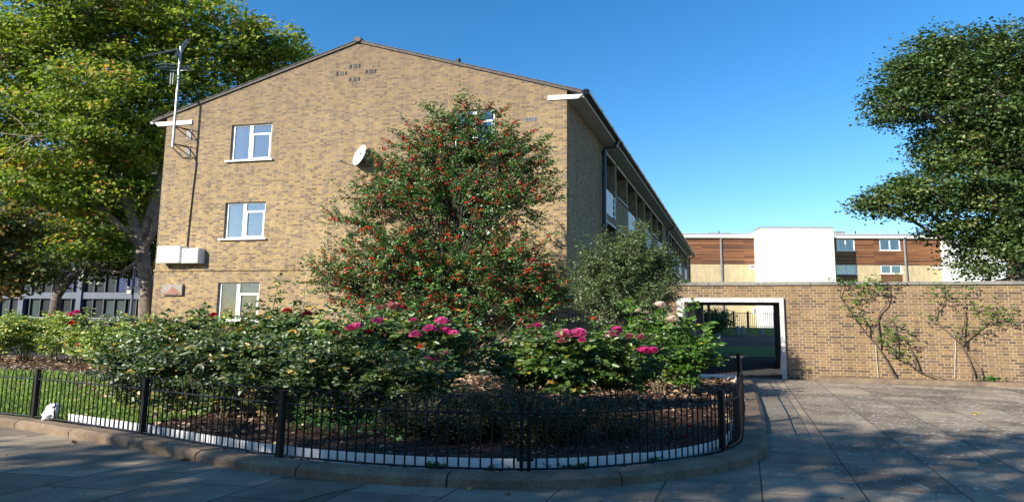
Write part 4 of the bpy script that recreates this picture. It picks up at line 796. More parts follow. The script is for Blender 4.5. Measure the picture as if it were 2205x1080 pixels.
def rose_bush(px, Y, h, hw, nleaf, mat, label, blooms=(), shoots=(), L=.055, low=.22, group=None, nstem=9, hd=None, name='rose_bush', stems_mat='stem', tops=1.0):
    b = px_at(px, Y, BEDZ); t = thing(name, b, label, 'rose bush', group); w = MB(); nodes = []; dirs = []; hd = hd or hw*.8; nleaf *= .82; low += .06
    def along(pts, n, a=.2, z=1.):
        pts = np.array(pts); q = rng.uniform(a, 1, n)*(len(pts)-1); i = np.minimum(q.astype(int), len(pts)-2); fr = (q-i)[:, None]; P = pts[i]*(1-fr)+pts[i+1]*fr
        nodes.append(P); dirs.append(unit(randdir(n, .3)+np.array([0, 0, .15])+(P-b)*np.array([1, 1, 0])*.6/max(hw, .2)))
    per = int(nleaf/5/(nstem*3.2))
    for i in range(nstem):
        ph = 2*math.pi*(i+rng.random()*.7)/nstem; r = rng.uniform(.25, 1) if i else .1; hh = h*tops*rng.uniform(.72, 1.02)*(1-.22*r*r)
        p0 = b+np.array([math.cos(ph)*.06, math.sin(ph)*.06, 0]); tip = b+np.array([math.cos(ph)*r*hw, math.sin(ph)*r*hd, hh])
        m1 = p0*.62+tip*.38+np.array([rng.normal(0, .04), rng.normal(0, .04), .05*hh]); m2 = p0*.3+tip*.7+np.array([rng.normal(0, .05), rng.normal(0, .05), .04*hh]); pts = [p0, m1, m2, tip]
        w.tube(pts, [.010, .008, .006, .003], 5, cap=False); along(pts, int(per*1.5), low)
        for _ in range(4):
            k = rng.uniform(.25, .9); s = m1*(1-k)+m2*k if k < .6 else m2*(1-k)+tip*k; e = s+np.array([rng.normal(0, .55)*hw, rng.normal(0, .55)*hd, rng.uniform(.05, .32)*h*.7]); e[2] = min(e[2], b[2]+h*1.02)
            w.tube([s, (s+e)/2+[0, 0, -.02], e], [.005, .004, .002], 4, cap=False); along([s, (s+e)/2, e], int(per*.55)+1, .1)
    for sx, sy, *sY in shoots:
        tp = at(sx, sy, sY[0] if sY else Y); s = b+np.array([rng.normal(0, .05), 0, h*.15]); pts = [s, s*.55+tp*.45+np.array([.03, 0, 0]), s*.2+tp*.8, tp]; w.tube(pts, [.009, .007, .005, .003], 5, cap=False); along(pts[1:], 15, .25)
    for _ in range(4):
        ph = rng.random()*6.28; q = rng.uniform(.2, .9); s = b+[0, 0, h*.3]; e = b+np.array([math.cos(ph)*q*hw, math.sin(ph)*q*hd, h*rng.uniform(1.03, 1.20)]); mm = s*.35+e*.65+rng.normal(0, .04, 3); w.tube([s, mm, e], [.007, .005, .003], 5, cap=False); along([mm, e], 7, .1)
    for bx, by, bY, r, m in blooms:
        r *= rng.uniform(1.0, 1.2); c = at(bx, by, bY); s = b+np.array([rng.normal(0, .1)*hw, -.1*hd, h*.5]); pts = [s, s*.5+c*.5+np.array([0, 0, -.04]), c-np.array([0, 0, r*.35])]; w.tube(pts, [.006, .005, .004], 5, cap=False); along(pts, 9, .2)
        bloom(c, r, m, t)
    w.build('stems', M[stems_mat], t)
    P, D = compound(np.vstack(nodes), np.vstack(dirs), L); n = len(P); Nn = unit(np.array([0, 0, 1.])*.5+randdir(n)*.75+np.array([-.25, -.3, 0])); l = L*rng.uniform(.65, 1.3, n)
    V, F, k = leafmesh(P, Nn, unit(D+rng.normal(0, .2, (n, 3))), l, l*.68, 'oval', .18); tone = np.tile(rng.beta(1.5, 2.0, n//5), 5)+rng.normal(0, .07, n)
    npmesh('foliage', V, F, M[mat], t, np.repeat(np.clip(tone, 0, 1), k)); return t
Gf = 'rose bushes along the far left row'; Gm = 'rose bushes in the middle row'; Gp = 'pink rose bushes'
# far left row, sunlit and yellowing
fl_ = [(0, 18.6, 1.36, .62, 'yellowing rose bush cut by the left edge of the photo', ()),
       (62, 19.0, 1.34, .55, 'sunlit yellow green rose bush without blooms, second from the left edge', ()),
       (122, 18.8, 1.42, .52, 'yellowing rose bush carrying two dull orange blooms', [(110, 678, 18.4, .055, 'p_dusty'), (132, 686, 18.3, .055, 'p_orange')]),
       (172, 18.4, 1.40, .50, 'yellowing rose bush with three crimson blooms on top', [(153, 677, 18.0, .075, 'p_mag'), (165, 671, 18.0, .075, 'p_mag'), (155, 695, 17.9, .075, 'p_red'), (169, 743, 17.7, .07, 'p_orange')]),
       (232, 18.2, 1.40, .55, 'greyer green rose bush in front of the street lamp', [(230, 699, 17.8, .045, 'p_dusty')]),
       (288, 18.0, 1.30, .46, 'rose bush with a single red bloom beside the brick corner', [(292, 700, 17.6, .085, 'p_red')])]
for px, Y, h, hw, lab, bl_ in fl_: rose_bush(px, Y, h, hw, 3600, 'lf_rosey' if px != 232 else 'lf_olive', lab, bl_, L=.062, low=.12, group=Gf, nstem=10)
# middle rows
mid = [(232, 14.4, 1.10, .55, 2500, 'lf_rosey', 'low yellowing rose bush behind the lawn, left of the dark green ones', (), ()),
       (330, 12.6, 1.22, .55, 3200, 'lf_rose', 'dark green rose bush behind the second railing post', (), ()),
       (398, 11.8, 1.34, .52, 3200, 'lf_rose', 'rose bush with a tall leafy shoot left of the ground floor window', [(461, 677, 11.6, .05, 'p_red')], [(440, 662), (400, 690)]),
       (452, 14.8, 1.30, .55, 2600, 'lf_rosey', 'paler rose bush under the ground floor window, behind the front bushes', [(491, 667, 14.6, .04, 'p_red')], [(490, 672)]),
       (500, 10.9, 1.33, .50, 3400, 'lf_rose', 'rose bush with one dark red bloom below the ground floor window', [(527, 697, 10.6, .062, 'p_red')], [(548, 640), (468, 690)]),
       (560, 12.4, 1.42, .50, 2600, 'lf_rose', 'rose bush with the tallest bare shoot right of the ground floor window', (), [(605, 590), (595, 640), (640, 655)]),
       (606, 10.2, 1.30, .48, 3300, 'lf_rose', 'rose bush with two red blooms against the gable right of the window', [(619, 669, 10.4, .062, 'p_red'), (663, 677, 10.4, .075, 'p_dark')], [(655, 655)]),
       (668, 14.2, 1.35, .55, 2600, 'lf_rosey', 'sunlit rose bush at the left foot of the berried tree', (), ())]
for px, Y, h, hw, n, m, lab, bl_, sh in mid: rose_bush(px, Y, h, hw, n, m, lab, bl_, sh, L=.06, low=.2, group=Gm)
A = 9.05
for px, Y, h, hw, n, lab in ((300, 9.6, .85, .42, 2000, 'low front rose bush close behind the second railing post, at the lawn edge'), (395, 9.0, .95, .46, 2600, 'front rose bush on the mulch between the second and third railing posts, left one'), (495, 8.6, .95, .46, 2600, 'front rose bush on the mulch just left of the third railing post'), (600, 8.3, 1.0, .46, 3000, 'front rose bush with yellowing leaves directly behind the third railing post'), (705, 8.1, .98, .46, 3000, 'front rose bush right of the third railing post, without blooms')):
    rose_bush(px, Y, h, hw, n, 'lf_rosed', lab, (), (), L=.062, low=.06, group=Gm)
rose_bush(745, 9.6, 1.30, .46, 3400, 'lf_rose', 'rose bush with a cluster of pink blooms left of the brightest pink group', [(758, 705, A, .06, 'p_mag'), (768, 700, A-.1, .055, 'p_pink'), (721, 717, A, .05, 'p_dark'), (813, 690, A, .068, 'p_pink'), (793, 715, A+.1, .05, 'p_dark'), (752, 814, A-.4, .045, 'p_orange')], (), L=.065, low=.2, group=Gp)
rose_bush(835, 10.4, 1.52, .46, 3200, 'lf_rose', 'tallest rose bush, topped by faded dusty red blooms in front of the berried tree', [(844, 659, 9.8, .075, 'p_dusty'), (818, 662, 10.1, .05, 'p_dusty'), (868, 661, 10.0, .05, 'p_dark'), (783, 685, 10, .05, 'p_dark')], (), L=.065, group=Gp)
rose_bush(930, 9.5, 1.30, .46, 4200, 'lf_rose', 'rose bush with the largest cluster of bright pink blooms, left of the gap', [(890, 689, A, .045, 'p_mag'), (950, 691, A, .078, 'p_pink'), (924, 707, A-.1, .070, 'p_pink'), (896, 719, A-.1, .072, 'p_pink'), (960, 711, A, .062, 'p_mag'), (977, 717, A-.05, .058, 'p_pink'), (907, 745, A-.3, .046, 'p_orange'), (932, 769, A-.4, .068, 'p_pink'), (959, 759, A-.3, .036, 'p_pink'), (1024, 719, A+.5, .03, 'p_mag'), (864, 715, A, .04, 'p_dusty')], (), L=.068, low=.18, group=Gp, nstem=11)
rose_bush(850, 8.2, .92, .58, 3800, 'lf_rosed', 'low green rose bush without blooms in front of the pink ones', (), (), L=.06, low=.15, group=Gp)
B = 9.55
rose_bush(1140, 10.1, 1.10, .42, 2600, 'lf_rose', 'dark leaved rose bush with small red pink blooms right of the gap', [(1157, 700, B, .045, 'p_mag'), (1141, 702, B, .04, 'p_dusty'), (1150, 714, B, .042, 'p_mag'), (1163, 728, B-.1, .052, 'p_dusty'), (1160, 744, B-.1, .036, 'p_dusty')], (), L=.078, low=.2, group=Gp)
rose_bush(1222, 9.6, 1.10, .50, 3600, 'lf_rose', 'big leaved rose bush with two round magenta blooms side by side', [(1214, 719, B-.35, .080, 'p_pink'), (1245, 717, B-.35, .088, 'p_pink'), (1254, 731, B-.5, .05, 'p_mag'), (1210, 733, B-.5, .045, 'p_dusty')], (), L=.082, low=.15, group=Gp)
rose_bush(1330, 9.9, 1.15, .50, 3800, 'lf_rose', 'rose bush with a pink bloom on top and a magenta pair lower down', [(1328, 709, B-.3, .060, 'p_mag'), (1320, 718, B-.35, .062, 'p_pink'), (1352, 724, B-.3, .058, 'p_dusty'), (1380, 725, B-.3, .055, 'p_dusty'), (1386, 754, B-.6, .065, 'p_mag'), (1405, 753, B-.6, .062, 'p_mag')], (), L=.072, low=.2, group=Gp)
rose_bush(1418, 12.4, 1.60, .60, 6000, 'lf_roseb', 'tall fresh green rose bush with two peach white blooms beside the gateway', [(1420, 656, 11.7, .085, 'p_peach'), (1446, 687, 11.6, .085, 'p_peach'), (1277, 686, 12.2, .05, 'p_orange'), (1484, 722, 12., .04, 'p_orange'), (1374, 668, 12.2, .04, 'p_peach'), (1390, 672, 12.2, .04, 'p_peach')], [(1478, 690)], L=.068, low=.12, group=Gp, nstem=12)
rose_bush(1478, 12.0, 1.15, .42, 2800, 'lf_roseb', 'lower fresh green rose bush nearest the gateway, without blooms', (), [(1515, 712), (1530, 760)], L=.065, low=.12, group=Gp)
# low dark shrubs behind the railing
for px, Y, h, hw, n, lab in ((905, 7.3, .42, .30, 3000, 'low dark shrub at the left of the row behind the front railing'), (985, 7.0, .52, .32, 3600, 'low dark shrub left of the railing joint, under the bare gap'), (1065, 7.4, .66, .34, 3600, 'brownest and tallest low shrub behind the railing joint'),
                             (1150, 6.9, .50, .32, 3600, 'low dark shrub just right of the railing joint'), (1225, 7.1, .50, .30, 3000, 'low olive shrub at the right of the row behind the front railing'), (1330, 7.4, .34, .30, 1500, 'sparse seedling shrub near the right bend of the railing')):
    h *= 1.22; hw *= 1.2; n = int(n*1.35); b = px_at(px, Y, BEDZ); t = thing('low_shrub', b, lab, 'shrub', 'low shrubs behind the front railing'); w = MB(); P = []
    for i in range(26):
        ph = rng.random()*6.28; r = rng.random()**.5; tip = b+np.array([math.cos(ph)*r*hw, math.sin(ph)*r*hw, h*rng.uniform(.55, 1.05)*(1-.3*r*r)]); m_ = b*.5+tip*.5+rng.normal(0, .02, 3); w.tube([b+rng.normal(0, .015, 3)*[1, 1, 0], m_, tip], [.005, .004, .002], 4, cap=False); q = rng.uniform(.15, 1, n//26)[:, None]
        P.append((b*(1-q)+tip*q)+rng.normal(0, .045, (n//26, 3)))
    w.build('stems', M['stem'], t); P = np.vstack(P); P[:, 2] = np.maximum(P[:, 2], BEDZ+.01); leaves('foliage', P, unit(P-b), .030, .5, M['lf_low'], t, 'oval', .7)
t = thing('flower_sprig', px_at(1448, 7.3, BEDZ), 'small sprig with tiny red flowers near the bend of the railing', 'plant'); w = MB(); b = px_at(1448, 7.3, BEDZ); P = []
for bx, by in ((1445, 928), (1474, 938), (1482, 915), (1430, 905)): tip = at(bx, by, 7.2); w.tube([b, (b+tip)/2+[0, 0, .02], tip], .003, 4); P.append((b+(tip-b)*rng.random((40, 1)))+rng.normal(0, .03, (40, 3)))
w.build('stems', M['stem'], t); P = np.vstack(P); leaves('foliage', P, randdir(len(P)), .035, .5, M['lf_low'], t, 'oval')
for bx, by in ((1445, 930), (1474, 939), (1484, 916)): o = bloom(at(bx, by, 7.15), .02, 'p_red', t); o.name = 'flower'
# weeds in the kerb gap
P = []
for x0, x1, y, n in ((915, 960, 1004, 60), (1050, 1066, 1006, 25), (1165, 1262, 1004, 150), (1080, 1100, 1006, 12), (1395, 1420, 992, 20), (520, 560, 965, 8)):
    for i in range(n): q = onz(rng.uniform(x0, x1), y+rng.normal(0, 1.5), .11); P.append(q+[0, 0, rng.uniform(0, .035)])
P = np.array(P); o = leaves('kerb_weeds', P, randdir(len(P), .2), .035, .8, M['lf_weed'], None, 'oval', 1.2); tag(o, 'small green weeds sprouting along the kerb below the railing', 'weeds', kind='stuff')
P = scatter([tuple(onz(x, y, 0)[:2]) for x, y in ((600, 900), (640, 955), (900, 970), (930, 900), (780, 870))], 1900, BEDZ+.02); P[:, 2] += rng.random(len(P))*.16
o = leaves('ground_cover', P, randdir(len(P), .2), .05, .7, M['lf_weed'], None, 'oval', 1.); tag(o, 'bright green ground cover between mulch and shrubs near the railing', 'ground cover', kind='stuff')
# ------------------------------------------------------------------ trees
def lobe(px, py, Y, rx, rz, ry=None): k = Y/1300; return (at(px, py, Y), np.array([rx*k/S, ry if ry else rx*k/S, rz*k]))
ball = np.array([[1, 0, 0], [-1, 0, 0], [0, 1, 0], [0, -1, 0], [0, 0, 1], [0, 0, -1]], float); bf = np.array([[0, 2, 4], [2, 1, 4], [1, 3, 4], [3, 0, 4], [2, 0, 5], [1, 2, 5], [3, 1, 5], [0, 3, 5]])
def sprays(name, base, lobes, n, per, length, L, W, mat, bark, label, cat, berries=0, trunk=None, upb=.6, lift=.5, tr=.06):
    t = thing(name, base, label, cat); base = np.array(base, float); P, out, pk = crown(lobes, n, .2); w = MB(); cz = base+np.array([0, 0, .25])
    hgt = max(c[2]+r[2] for c, r in lobes)-base[2]; tops = [base, base+[.02, 0, hgt*.3], base+[.0, 0, hgt*.6], base+[.03, 0, hgt*.88]]
    w.tube(tops, [tr, tr*.8, tr*.5, tr*.15], 8); 
    for k in range(3): w.tube([base+rng.normal(0, .03, 3)*[1, 1, 0], base+[(k-1)*.25, .1*k, hgt*.25], base+[(k-1)*.55, .15*k, hgt*.55]], [tr*.6, tr*.4, tr*.2], 6)
    w.build('trunk', bark, t, smooth=True); w = MB(); D = unit(out*1.0+np.array([0, 0, lift])+rng.normal(0, .3, (n, 3))); ln = length*rng.uniform(.5, 1.35, n)
    for i in range(n):
        s = P[i]-D[i]*ln[i]*.3; e = P[i]+D[i]*ln[i]*.75; h = np.clip((P[i, 2]-base[2])/hgt-.22, .02, .8); root = base+np.array([0, 0, h*hgt])
        if i % 3 == 0: w.tube([root, root*.45+s*.55+[0, 0, -.1], s, e], [.012, .008, .005, .002], 4, cap=False)
        else: w.tube([s-D[i]*ln[i]*.5, s, e], [.007, .006, .003], 3, cap=False)
    w.build('branches', bark, t); q = rng.random((n, per)); LP = (P[:, None]+D[:, None]*(q[..., None]*1.1-.3)*ln[:, None, None]).reshape(-1, 3)+rng.normal(0, .02+L*.25, (n*per, 3)); rd = randdir(n*per); Dm = np.repeat(D, per, 0); rd = unit(rd-Dm*np.sum(rd*Dm, 1, keepdims=True))
    tone = np.repeat(np.clip(rng.normal(.45, .2, n), 0, 1), per); Nn = unit(randdir(n*per)*.8+np.array([0, 0, upb])+Dm*.3); l = L*rng.uniform(.6, 1.2, n*per)
    V, F, k = leafmesh(LP, Nn, unit(rd+Dm*.9), l, l*W, 'oval', .3); npmesh('foliage', V, F, mat, t, np.repeat(np.clip(tone+rng.normal(0, .15, len(tone)), 0, 1), k))
    if berries:
        pick = np.where(rng.random(n) < .56)[0]; C = []
        for i in pick:
            for c in range(rng.integers(1, 4)):
                cc = P[i]+D[i]*ln[i]*rng.uniform(-.2, .65); m_ = rng.integers(5, berries); C.append(cc+rng.normal(0, 1, (m_, 3))*np.array([.020, .020, .018])+D[i]*rng.normal(0, .035, (m_, 1)))
        C = np.vstack(C); r = rng.uniform(.012, .018, len(C)); V = (C[:, None]+ball[None]*r[:, None, None]).reshape(-1, 3); F = (np.arange(len(C))[:, None, None]*6+bf[None]).reshape(-1, 3)
        o = npmesh('berry_clusters', V, F, M['berry'], t, smooth=True); o['kind'] = 'stuff'
    return t
HY = 15.6
sprays('berried_tree', px_at(975, HY, BEDZ), [lobe(1000, 258, HY, 115, 44, .6), lobe(935, 318, HY, 95, 52, .9), lobe(1010, 330, HY, 110, 60, .7), lobe(1085, 325, HY, 95, 55, .8), lobe(835, 425, HY, 110, 45, 1.0), lobe(1115, 420, HY, 85, 70, 1.0), lobe(980, 450, HY, 150, 80, 1.2), lobe(780, 480, HY, 70, 35, .8), lobe(960, 700, HY, 200, 40, 1.2), lobe(845, 368, HY, 85, 32, .6), lobe(1140, 350, HY, 50, 45, .6), lobe(950, 400, HY, 130, 60, .9), lobe(720, 590, HY, 60, 35, .8), lobe(1170, 620, HY, 60, 50, .8), 
        lobe(850, 560, HY, 120, 75, 1.3), lobe(1090, 570, HY, 110, 85, 1.2), lobe(960, 590, HY, 190, 90, 1.5), lobe(760, 620, HY, 85, 45, .9), lobe(900, 670, HY, 170, 55, 1.3), lobe(1110, 660, HY, 110, 55, 1.2)], 2500, 32, .44, .068, .52, M['lf_holly'], M['greybark'],
        'tall holly like tree covered in red berries in front of the gable', 'tree', berries=15)
OY = 14.2
sprays('grey_green_tree', px_at(1350, OY, BEDZ), [lobe(1335, 560, OY, 80, 62, .6), lobe(1400, 590, OY, 60, 50, .5), lobe(1290, 610, OY, 65, 55, .6), lobe(1350, 650, OY, 115, 48, .8), lobe(1420, 570, OY, 35, 30, .3), lobe(1380, 510, OY, 25, 28, .3)], 850, 34, .32, .056, .45, M['lf_olive'], M['greybark'],
        'small glossy grey green tree right of the berried tree', 'tree', lift=.8)
PY = 32
tp = [px_at(322, PY, 0), at(316, 620, PY), at(304, 520, PY), at(268, 430, PY), at(225, 300, PY+.5), at(200, 160, PY+1)]
tree('plane_tree', tp[0], 18, .29, [lobe(150, 60, PY, 170, 110, 4), lobe(330, 30, PY, 170, 90, 4), lobe(500, 85, PY, 110, 62, 3), lobe(590, 130, PY+1, 90, 62, 2.5), lobe(60, 230, PY, 130, 130, 4), lobe(230, 240, PY-1, 150, 130, 4), lobe(400, 200, PY+2, 150, 110, 3.5),
      lobe(120, 400, PY-1, 140, 90, 3.5), lobe(250, 420, PY+1, 90, 85, 3), lobe(300, 330, PY+2, 100, 110, 3), lobe(20, 120, PY, 60, 90, 3), lobe(170, 520, PY-.5, 110, 40, 2.5), lobe(-60, 330, PY, 100, 160, 4)], 1200, 76, .46, .185, .85, M['lf_plane'], M['planebark'],
      'big plane tree with yellowing leaves and mottled trunk beside the brick corner', trunk_pts=tp, limbs=[([at(304, 520, PY), at(330, 440, PY+.5), at(380, 280, PY+1.5), at(450, 170, PY+2)], [.22, .18, .12, .05]), ([at(304, 530, PY), at(230, 460, PY-.3), at(150, 390, PY-.8), at(90, 300, PY-1)], [.19, .14, .10, .04]), ([at(308, 540, PY), at(330, 500, PY), at(345, 400, PY+1)], [.15, .12, .07])], shell=.45, twig=.03, upb=.5)
DY = 42
tp = [px_at(112, DY, 0), at(122, 640, DY), at(138, 570, DY), at(132, 500, DY), at(150, 400, DY)]
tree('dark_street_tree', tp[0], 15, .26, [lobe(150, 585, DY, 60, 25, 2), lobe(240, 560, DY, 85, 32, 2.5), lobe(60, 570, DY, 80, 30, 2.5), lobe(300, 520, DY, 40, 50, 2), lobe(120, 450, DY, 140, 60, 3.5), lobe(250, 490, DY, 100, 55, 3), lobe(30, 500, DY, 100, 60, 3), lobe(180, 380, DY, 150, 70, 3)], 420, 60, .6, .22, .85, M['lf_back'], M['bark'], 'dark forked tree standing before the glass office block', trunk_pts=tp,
     limbs=[([at(125, 635, DY), at(160, 590, DY), at(215, 555, DY)], [.2, .14, .06]), ([at(138, 575, DY), at(165, 520, DY), at(190, 440, DY)], [.22, .14, .06])])
EY = 21
tp = [px_at(-260, EY, 0), at(-255, 600, EY), at(-240, 480, EY), at(-200, 400, EY)]
tree('browning_tree', tp[0], 9, .25, [lobe(20, 570, EY, 80, 30, 1.4), lobe(-40, 500, EY, 90, 60, 1.8), lobe(60, 590, EY, 55, 18, .8), lobe(-150, 450, EY, 110, 80, 2), lobe(10, 620, EY, 40, 22, .8), lobe(30, 480, EY, 55, 35, 1)], 260, 44, .30, .15, .85, M['lf_brown'], M['bark'], 'tree branch with browning leaves reaching in at the left edge', trunk_pts=tp,
     limbs=[([at(-240, 500, EY), at(-120, 520, EY), at(0, 560, EY), at(60, 585, EY)], [.12, .09, .05, .02])])
RY = 27
tp = [px_at(2195, RY, 0), at(2192, 600, RY), at(2185, 450, RY), at(2150, 300, RY), at(2120, 150, RY)]
tree('lime_tree', tp[0], 14, .34, [lobe(2100, 130, RY, 105, 72, 2.4), lobe(2010, 175, RY, 85, 68, 2), lobe(1930, 225, RY, 55, 52, 1.5), lobe(1945, 165, RY, 50, 50, 1.5), lobe(2010, 110, RY, 60, 45, 1.6), lobe(2180, 150, RY, 110, 80, 2.6), lobe(2080, 240, RY, 130, 75, 2.6), lobe(2180, 300, RY, 120, 90, 2.6), lobe(2060, 400, RY, 110, 55, 2.4),
      lobe(1960, 425, RY, 90, 48, 2), lobe(2045, 325, RY, 72, 45, 1.8), lobe(1895, 435, RY, 50, 32, 1.2), lobe(2140, 450, RY, 120, 70, 2.6), lobe(2180, 540, RY, 110, 55, 2.4), lobe(2080, 500, RY, 75, 30, 1.6), lobe(2270, 350, RY, 110, 240, 3), lobe(2130, 585, RY, 70, 22, 1.2)], 1700, 58, .34, .13, .8, M['lf_right'], M['bark'],
      'dense dark green tree rising behind the garden wall at the right', trunk_pts=tp, shell=.55, twig=.02)
# the street trees behind the photographer, whose shade falls on the paving and the front of the bed
def shade_tree(x, y, z, r, n, lab, per=42):
    b = np.array([x, y, 0.]); return tree('street_tree', b, z+r[2], .3, [(np.array([x, y, z]), np.array(r)), (np.array([x-2, y-1.5, z+.6]), np.array(r)*.7), (np.array([x+1.6, y-2.2, z-1]), np.array(r)*.7), (np.array([x+.5, y-.5, z+r[2]*.8]), np.array(r)*.5)], n, per, .42, .22, .85, M['lf_plane'], M['planebark'], lab, shell=.2)
shade_tree(-9.4, -3.4, 8.0, (3.6, 3.2, 3.0), 205, 'street tree shading the rose bed from the left of the photographer')
shade_tree(-4.6, -4.2, 8.8, (3.2, 3.0, 3.2), 120, 'street tree close behind the photographer shading the paving')
shade_tree(-14.5, -3.0, 6.6, (3.2, 2.6, 2.0), 150, 'street tree farthest left behind the photographer')
# hedge seen through the gateway
t = thing('hedge', px_at(1535, 58, zp(58)), 'dark rounded hedge beside the railing beyond the gateway', 'hedge'); P, out, pk = crown([lobe(1520, 688, 57, 38, 22, 2), lobe(1552, 690, 57, 24, 18, 1.5), lobe(1490, 690, 57, 30, 22, 2)], 160, .5); w = MB(); b = px_at(1530, 57, .8)
for p in P[::4]: w.tube([b, p], [.05, .015], 4, cap=False)
w.build('stems', M['bark'], t); idx = np.repeat(np.arange(160), 50); LP = P[idx]+rng.normal(0, .22, (8000, 3)); leaves('foliage', LP, out[idx], .15, .8, M['lf_right'], t)
# ------------------------------------------------------------------ climbers on the garden wall
def wp(x, y, o): x, y = 1780+x/4.5, 590+y/4.5; u, z = GW.px(x, y, o); return np.array(GW.pt(u, z, o))
def climber(lab, lines, spots, canes, n=12):
    t = thing('climbing_rose', wp(*lines[0][0], .25)*[1, 1, 0]+[0, 0, .1], lab, 'climber', 'climbing roses on the garden wall'); w = MB()
    for ln in lines: k = len(ln); w.tube([wp(*q, .22 if i == 0 else .07+.03*math.sin(i*2)) for i, q in enumerate(ln)], [.019*(1-.62*i/(k-1)) for i in range(k)], 6)
    P = []; D = []
    for x, y in spots:
        c = wp(x, y, .22); src = min((wp(*q, .08) for ln in lines for q in ln[1:]), key=lambda q: np.linalg.norm(q-c)); w.tube([src, (src+c)/2, c], [.006, .005, .003], 4, cap=False)
        m_ = n; P.append(c+rng.normal(0, 1, (m_, 3))*np.array([.11, .10, .085])); D.append(randdir(m_, .5)+np.array([0, -.3, 0]))
    w.build('stems', M['vine'], t); P = np.vstack(P); P[:, :2] -= np.minimum(0, ((P[:, :2]-GW.p)@GW.n)-.03)[:, None]*GW.n
    P, D = compound(P, np.vstack(D), .045, 3); m_ = len(P); l = .05*rng.uniform(.6, 1.3, m_); V, F, k = leafmesh(P, unit(randdir(m_)*.8+[0, -.4, .7]), D, l, l*.7, 'oval', .2); npmesh('foliage', V, F, M['lf_roseb'], t, np.repeat(rng.beta(1.5, 1.5, m_), k))
    for c in canes: w = MB(); w.tube([wp(*q, .05) for q in c], .006, 5); w.build('support_cane', M['dirtywhite'], t)
climber('climbing rose nearest the gateway, reaching over the coping', [[(665, 1005), (560, 800), (480, 680), (370, 560), (280, 440), (200, 320), (130, 220), (132, 160), (170, 90)], [(480, 680), (505, 600), (495, 450), (520, 370), (580, 290), (620, 200), (600, 90)], [(370, 560), (400, 500), (330, 380)]],
        [(210, 265), (270, 335), (340, 440), (425, 460), (360, 195), (440, 130), (300, 85), (210, 75), (560, 60), (480, 170), (400, 55), (80, 60), (290, 200), (640, 120)], [[(475, 680), (480, 800), (500, 1000)]])
climber('lower middle climbing rose with a long leaning stem', [[(1150, 1018), (900, 940), (780, 860), (650, 785), (560, 700)], [(870, 905), (850, 790), (800, 700), (770, 640)], [(650, 785), (680, 640), (660, 480)]],
        [(660, 455), (600, 560), (710, 570), (580, 650), (770, 670), (690, 760), (800, 810), (640, 610), (560, 570)], [])
climber('right hand climbing rose with a forked twisted stem', [[(1410, 1028), (1430, 960), (1380, 820), (1310, 690), (1230, 610), (1130, 520), (1060, 440), (1058, 350), (1140, 280), (1150, 230)], [(1460, 1028), (1505, 960), (1490, 900), (1330, 720)], [(1320, 690), (1350, 620), (1450, 560), (1560, 470), (1650, 460)], [(1290, 640), (1330, 500), (1352, 430), (1340, 350)]],
        [(1040, 430), (1090, 215), (1220, 235), (1280, 490), (1300, 620), (1430, 545), (1620, 350), (1510, 365), (1690, 430), (1750, 375), (1545, 440), (1430, 335), (1150, 180), (1680, 320), (1330, 130), (1100, 110)], [[(1262, 540), (1240, 600), (1252, 700), (1245, 830), (1240, 1000)]])
P = wp(1630, 1012, .25)+rng.normal(0, 1, (40, 3))*[.12, .06, .03]; o = leaves('wall_foot_weed', P, randdir(40, .2), .09, .6, M['lf_weed'], None, 'oval', 1.); tag(o, 'small bright green weed on the ledge at the foot of the garden wall', 'weed', kind='stuff')
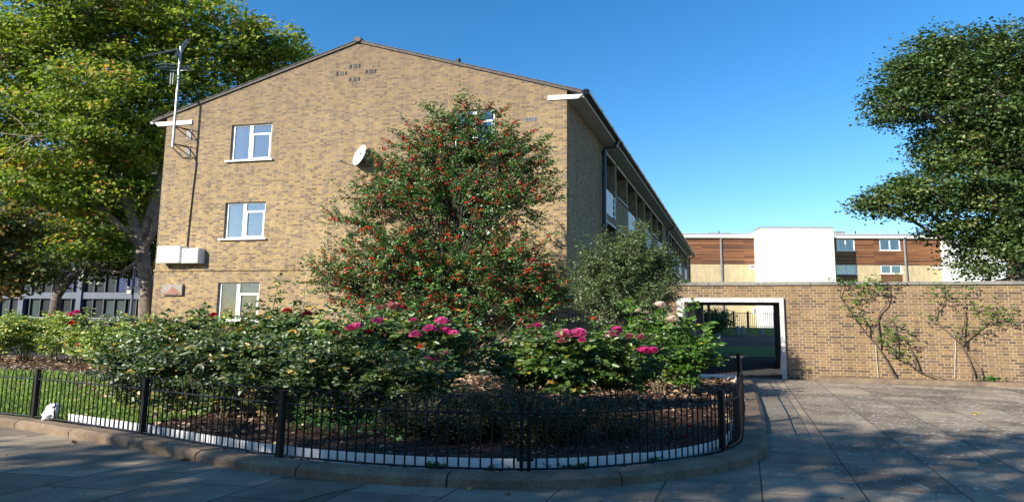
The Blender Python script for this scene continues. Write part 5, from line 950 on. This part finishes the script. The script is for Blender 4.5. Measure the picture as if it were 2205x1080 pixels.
# ------------------------------------------------------------------ fallen leaves on the paving and kerb
lv = [(572, 1013, 0, .085, 'oleaf', 'orange dead leaf on the paving below the third railing post'), (315, 960, 0, .07, 'oleaf', 'brown orange leaf near the kerb below the second railing post'), (345, 968, 0, .06, 'pleaf', 'small pale leaf beside the orange one near the second post'),
      (400, 988, 0, .06, 'oleaf', 'small orange leaf midway between the second and third posts'), (440, 985, 0, .06, 'pleaf', 'pale curled leaf midway between the second and third posts'), (155, 952, 0, .07, 'oleaf', 'orange leaf on the shaded paving below the plastic bag'),
      (990, 1036, 0, .085, 'oleaf', 'long orange leaf on the paving under the front of the kerb'), (945, 1037, 0, .05, 'pleaf', 'tiny pale leaf left of the long orange one by the kerb'), (1014, 1050, 0, .045, 'yleaf', 'small yellow leaf just below the long orange one'), (1090, 1062, 0, .055, 'oleaf', 'small reddish leaf on the front paving in the middle'),
      (1567, 962, .11, .075, 'oleaf', 'curled orange leaf on the kerb at the right railing post'), (105, 922, 0, .045, 'pleaf', 'pale leaf on the kerb side left of the bag'), (2102, 890, 0, .10, 'yleaf', 'yellow leaf on the sunlit paving at the far right'), (2016, 822, .11, .09, 'yleaf', 'yellow leaf on the ledge by the garden wall'), (255, 905, .11, .10, 'oleaf', 'big brown leaf caught on the edging by the railing')]
for x, y, z, L_, m_, lab in lv:
    p = onz(x, y, z+.012); n = 5; P, D = [], []; a0 = rng.random()*6
    for k in range(5): a = a0+(k-2)*.75; P.append(p); D.append([math.cos(a), math.sin(a), 0])
    P, D = np.array(P), np.array(D); V, F, k = leafmesh(P, unit(np.array([0, 0, 1.])+rng.normal(0, .28, (5, 3))), D, L_*np.array([.7, .9, 1.05, .9, .7])*.6, L_*.42*np.ones(5), 'oval', .35)
    tag(npmesh('fallen_leaf', V, F, M[m_], None, np.repeat(rng.random(5), k)), lab, 'fallen leaf', 'fallen leaves on the paving and kerb')
w = MB(); a, b = onz(645, 1077, .012), onz(790, 1045, .012); w.tube([a, a*.6+b*.4+[0, .02, .004], b], [.006, .006, .003], 5); tag(w.build('twig', M['vine']), 'thin brown twig lying on the front paving', 'twig')
P = np.array([onz(rng.uniform(0, 2205), rng.uniform(905, 1080), .006) for _ in range(420)]); ok = ~inside(P[:, :2], BED) ; kk = np.array([np.min(np.linalg.norm(KO-p[:2], axis=1)) for p in P]) > .02
P = P[ok & kk]; P = P[~inside(P[:, :2], [tuple(q) for q in KO]+[(8, 30), (-20, 30)])]
o = flat('paving_litter', P, .024, M['dry'], .2, .6, lift=.004); tag(o, 'tiny dry crumbs and leaf bits strewn over the paving', 'leaf litter', kind='stuff')
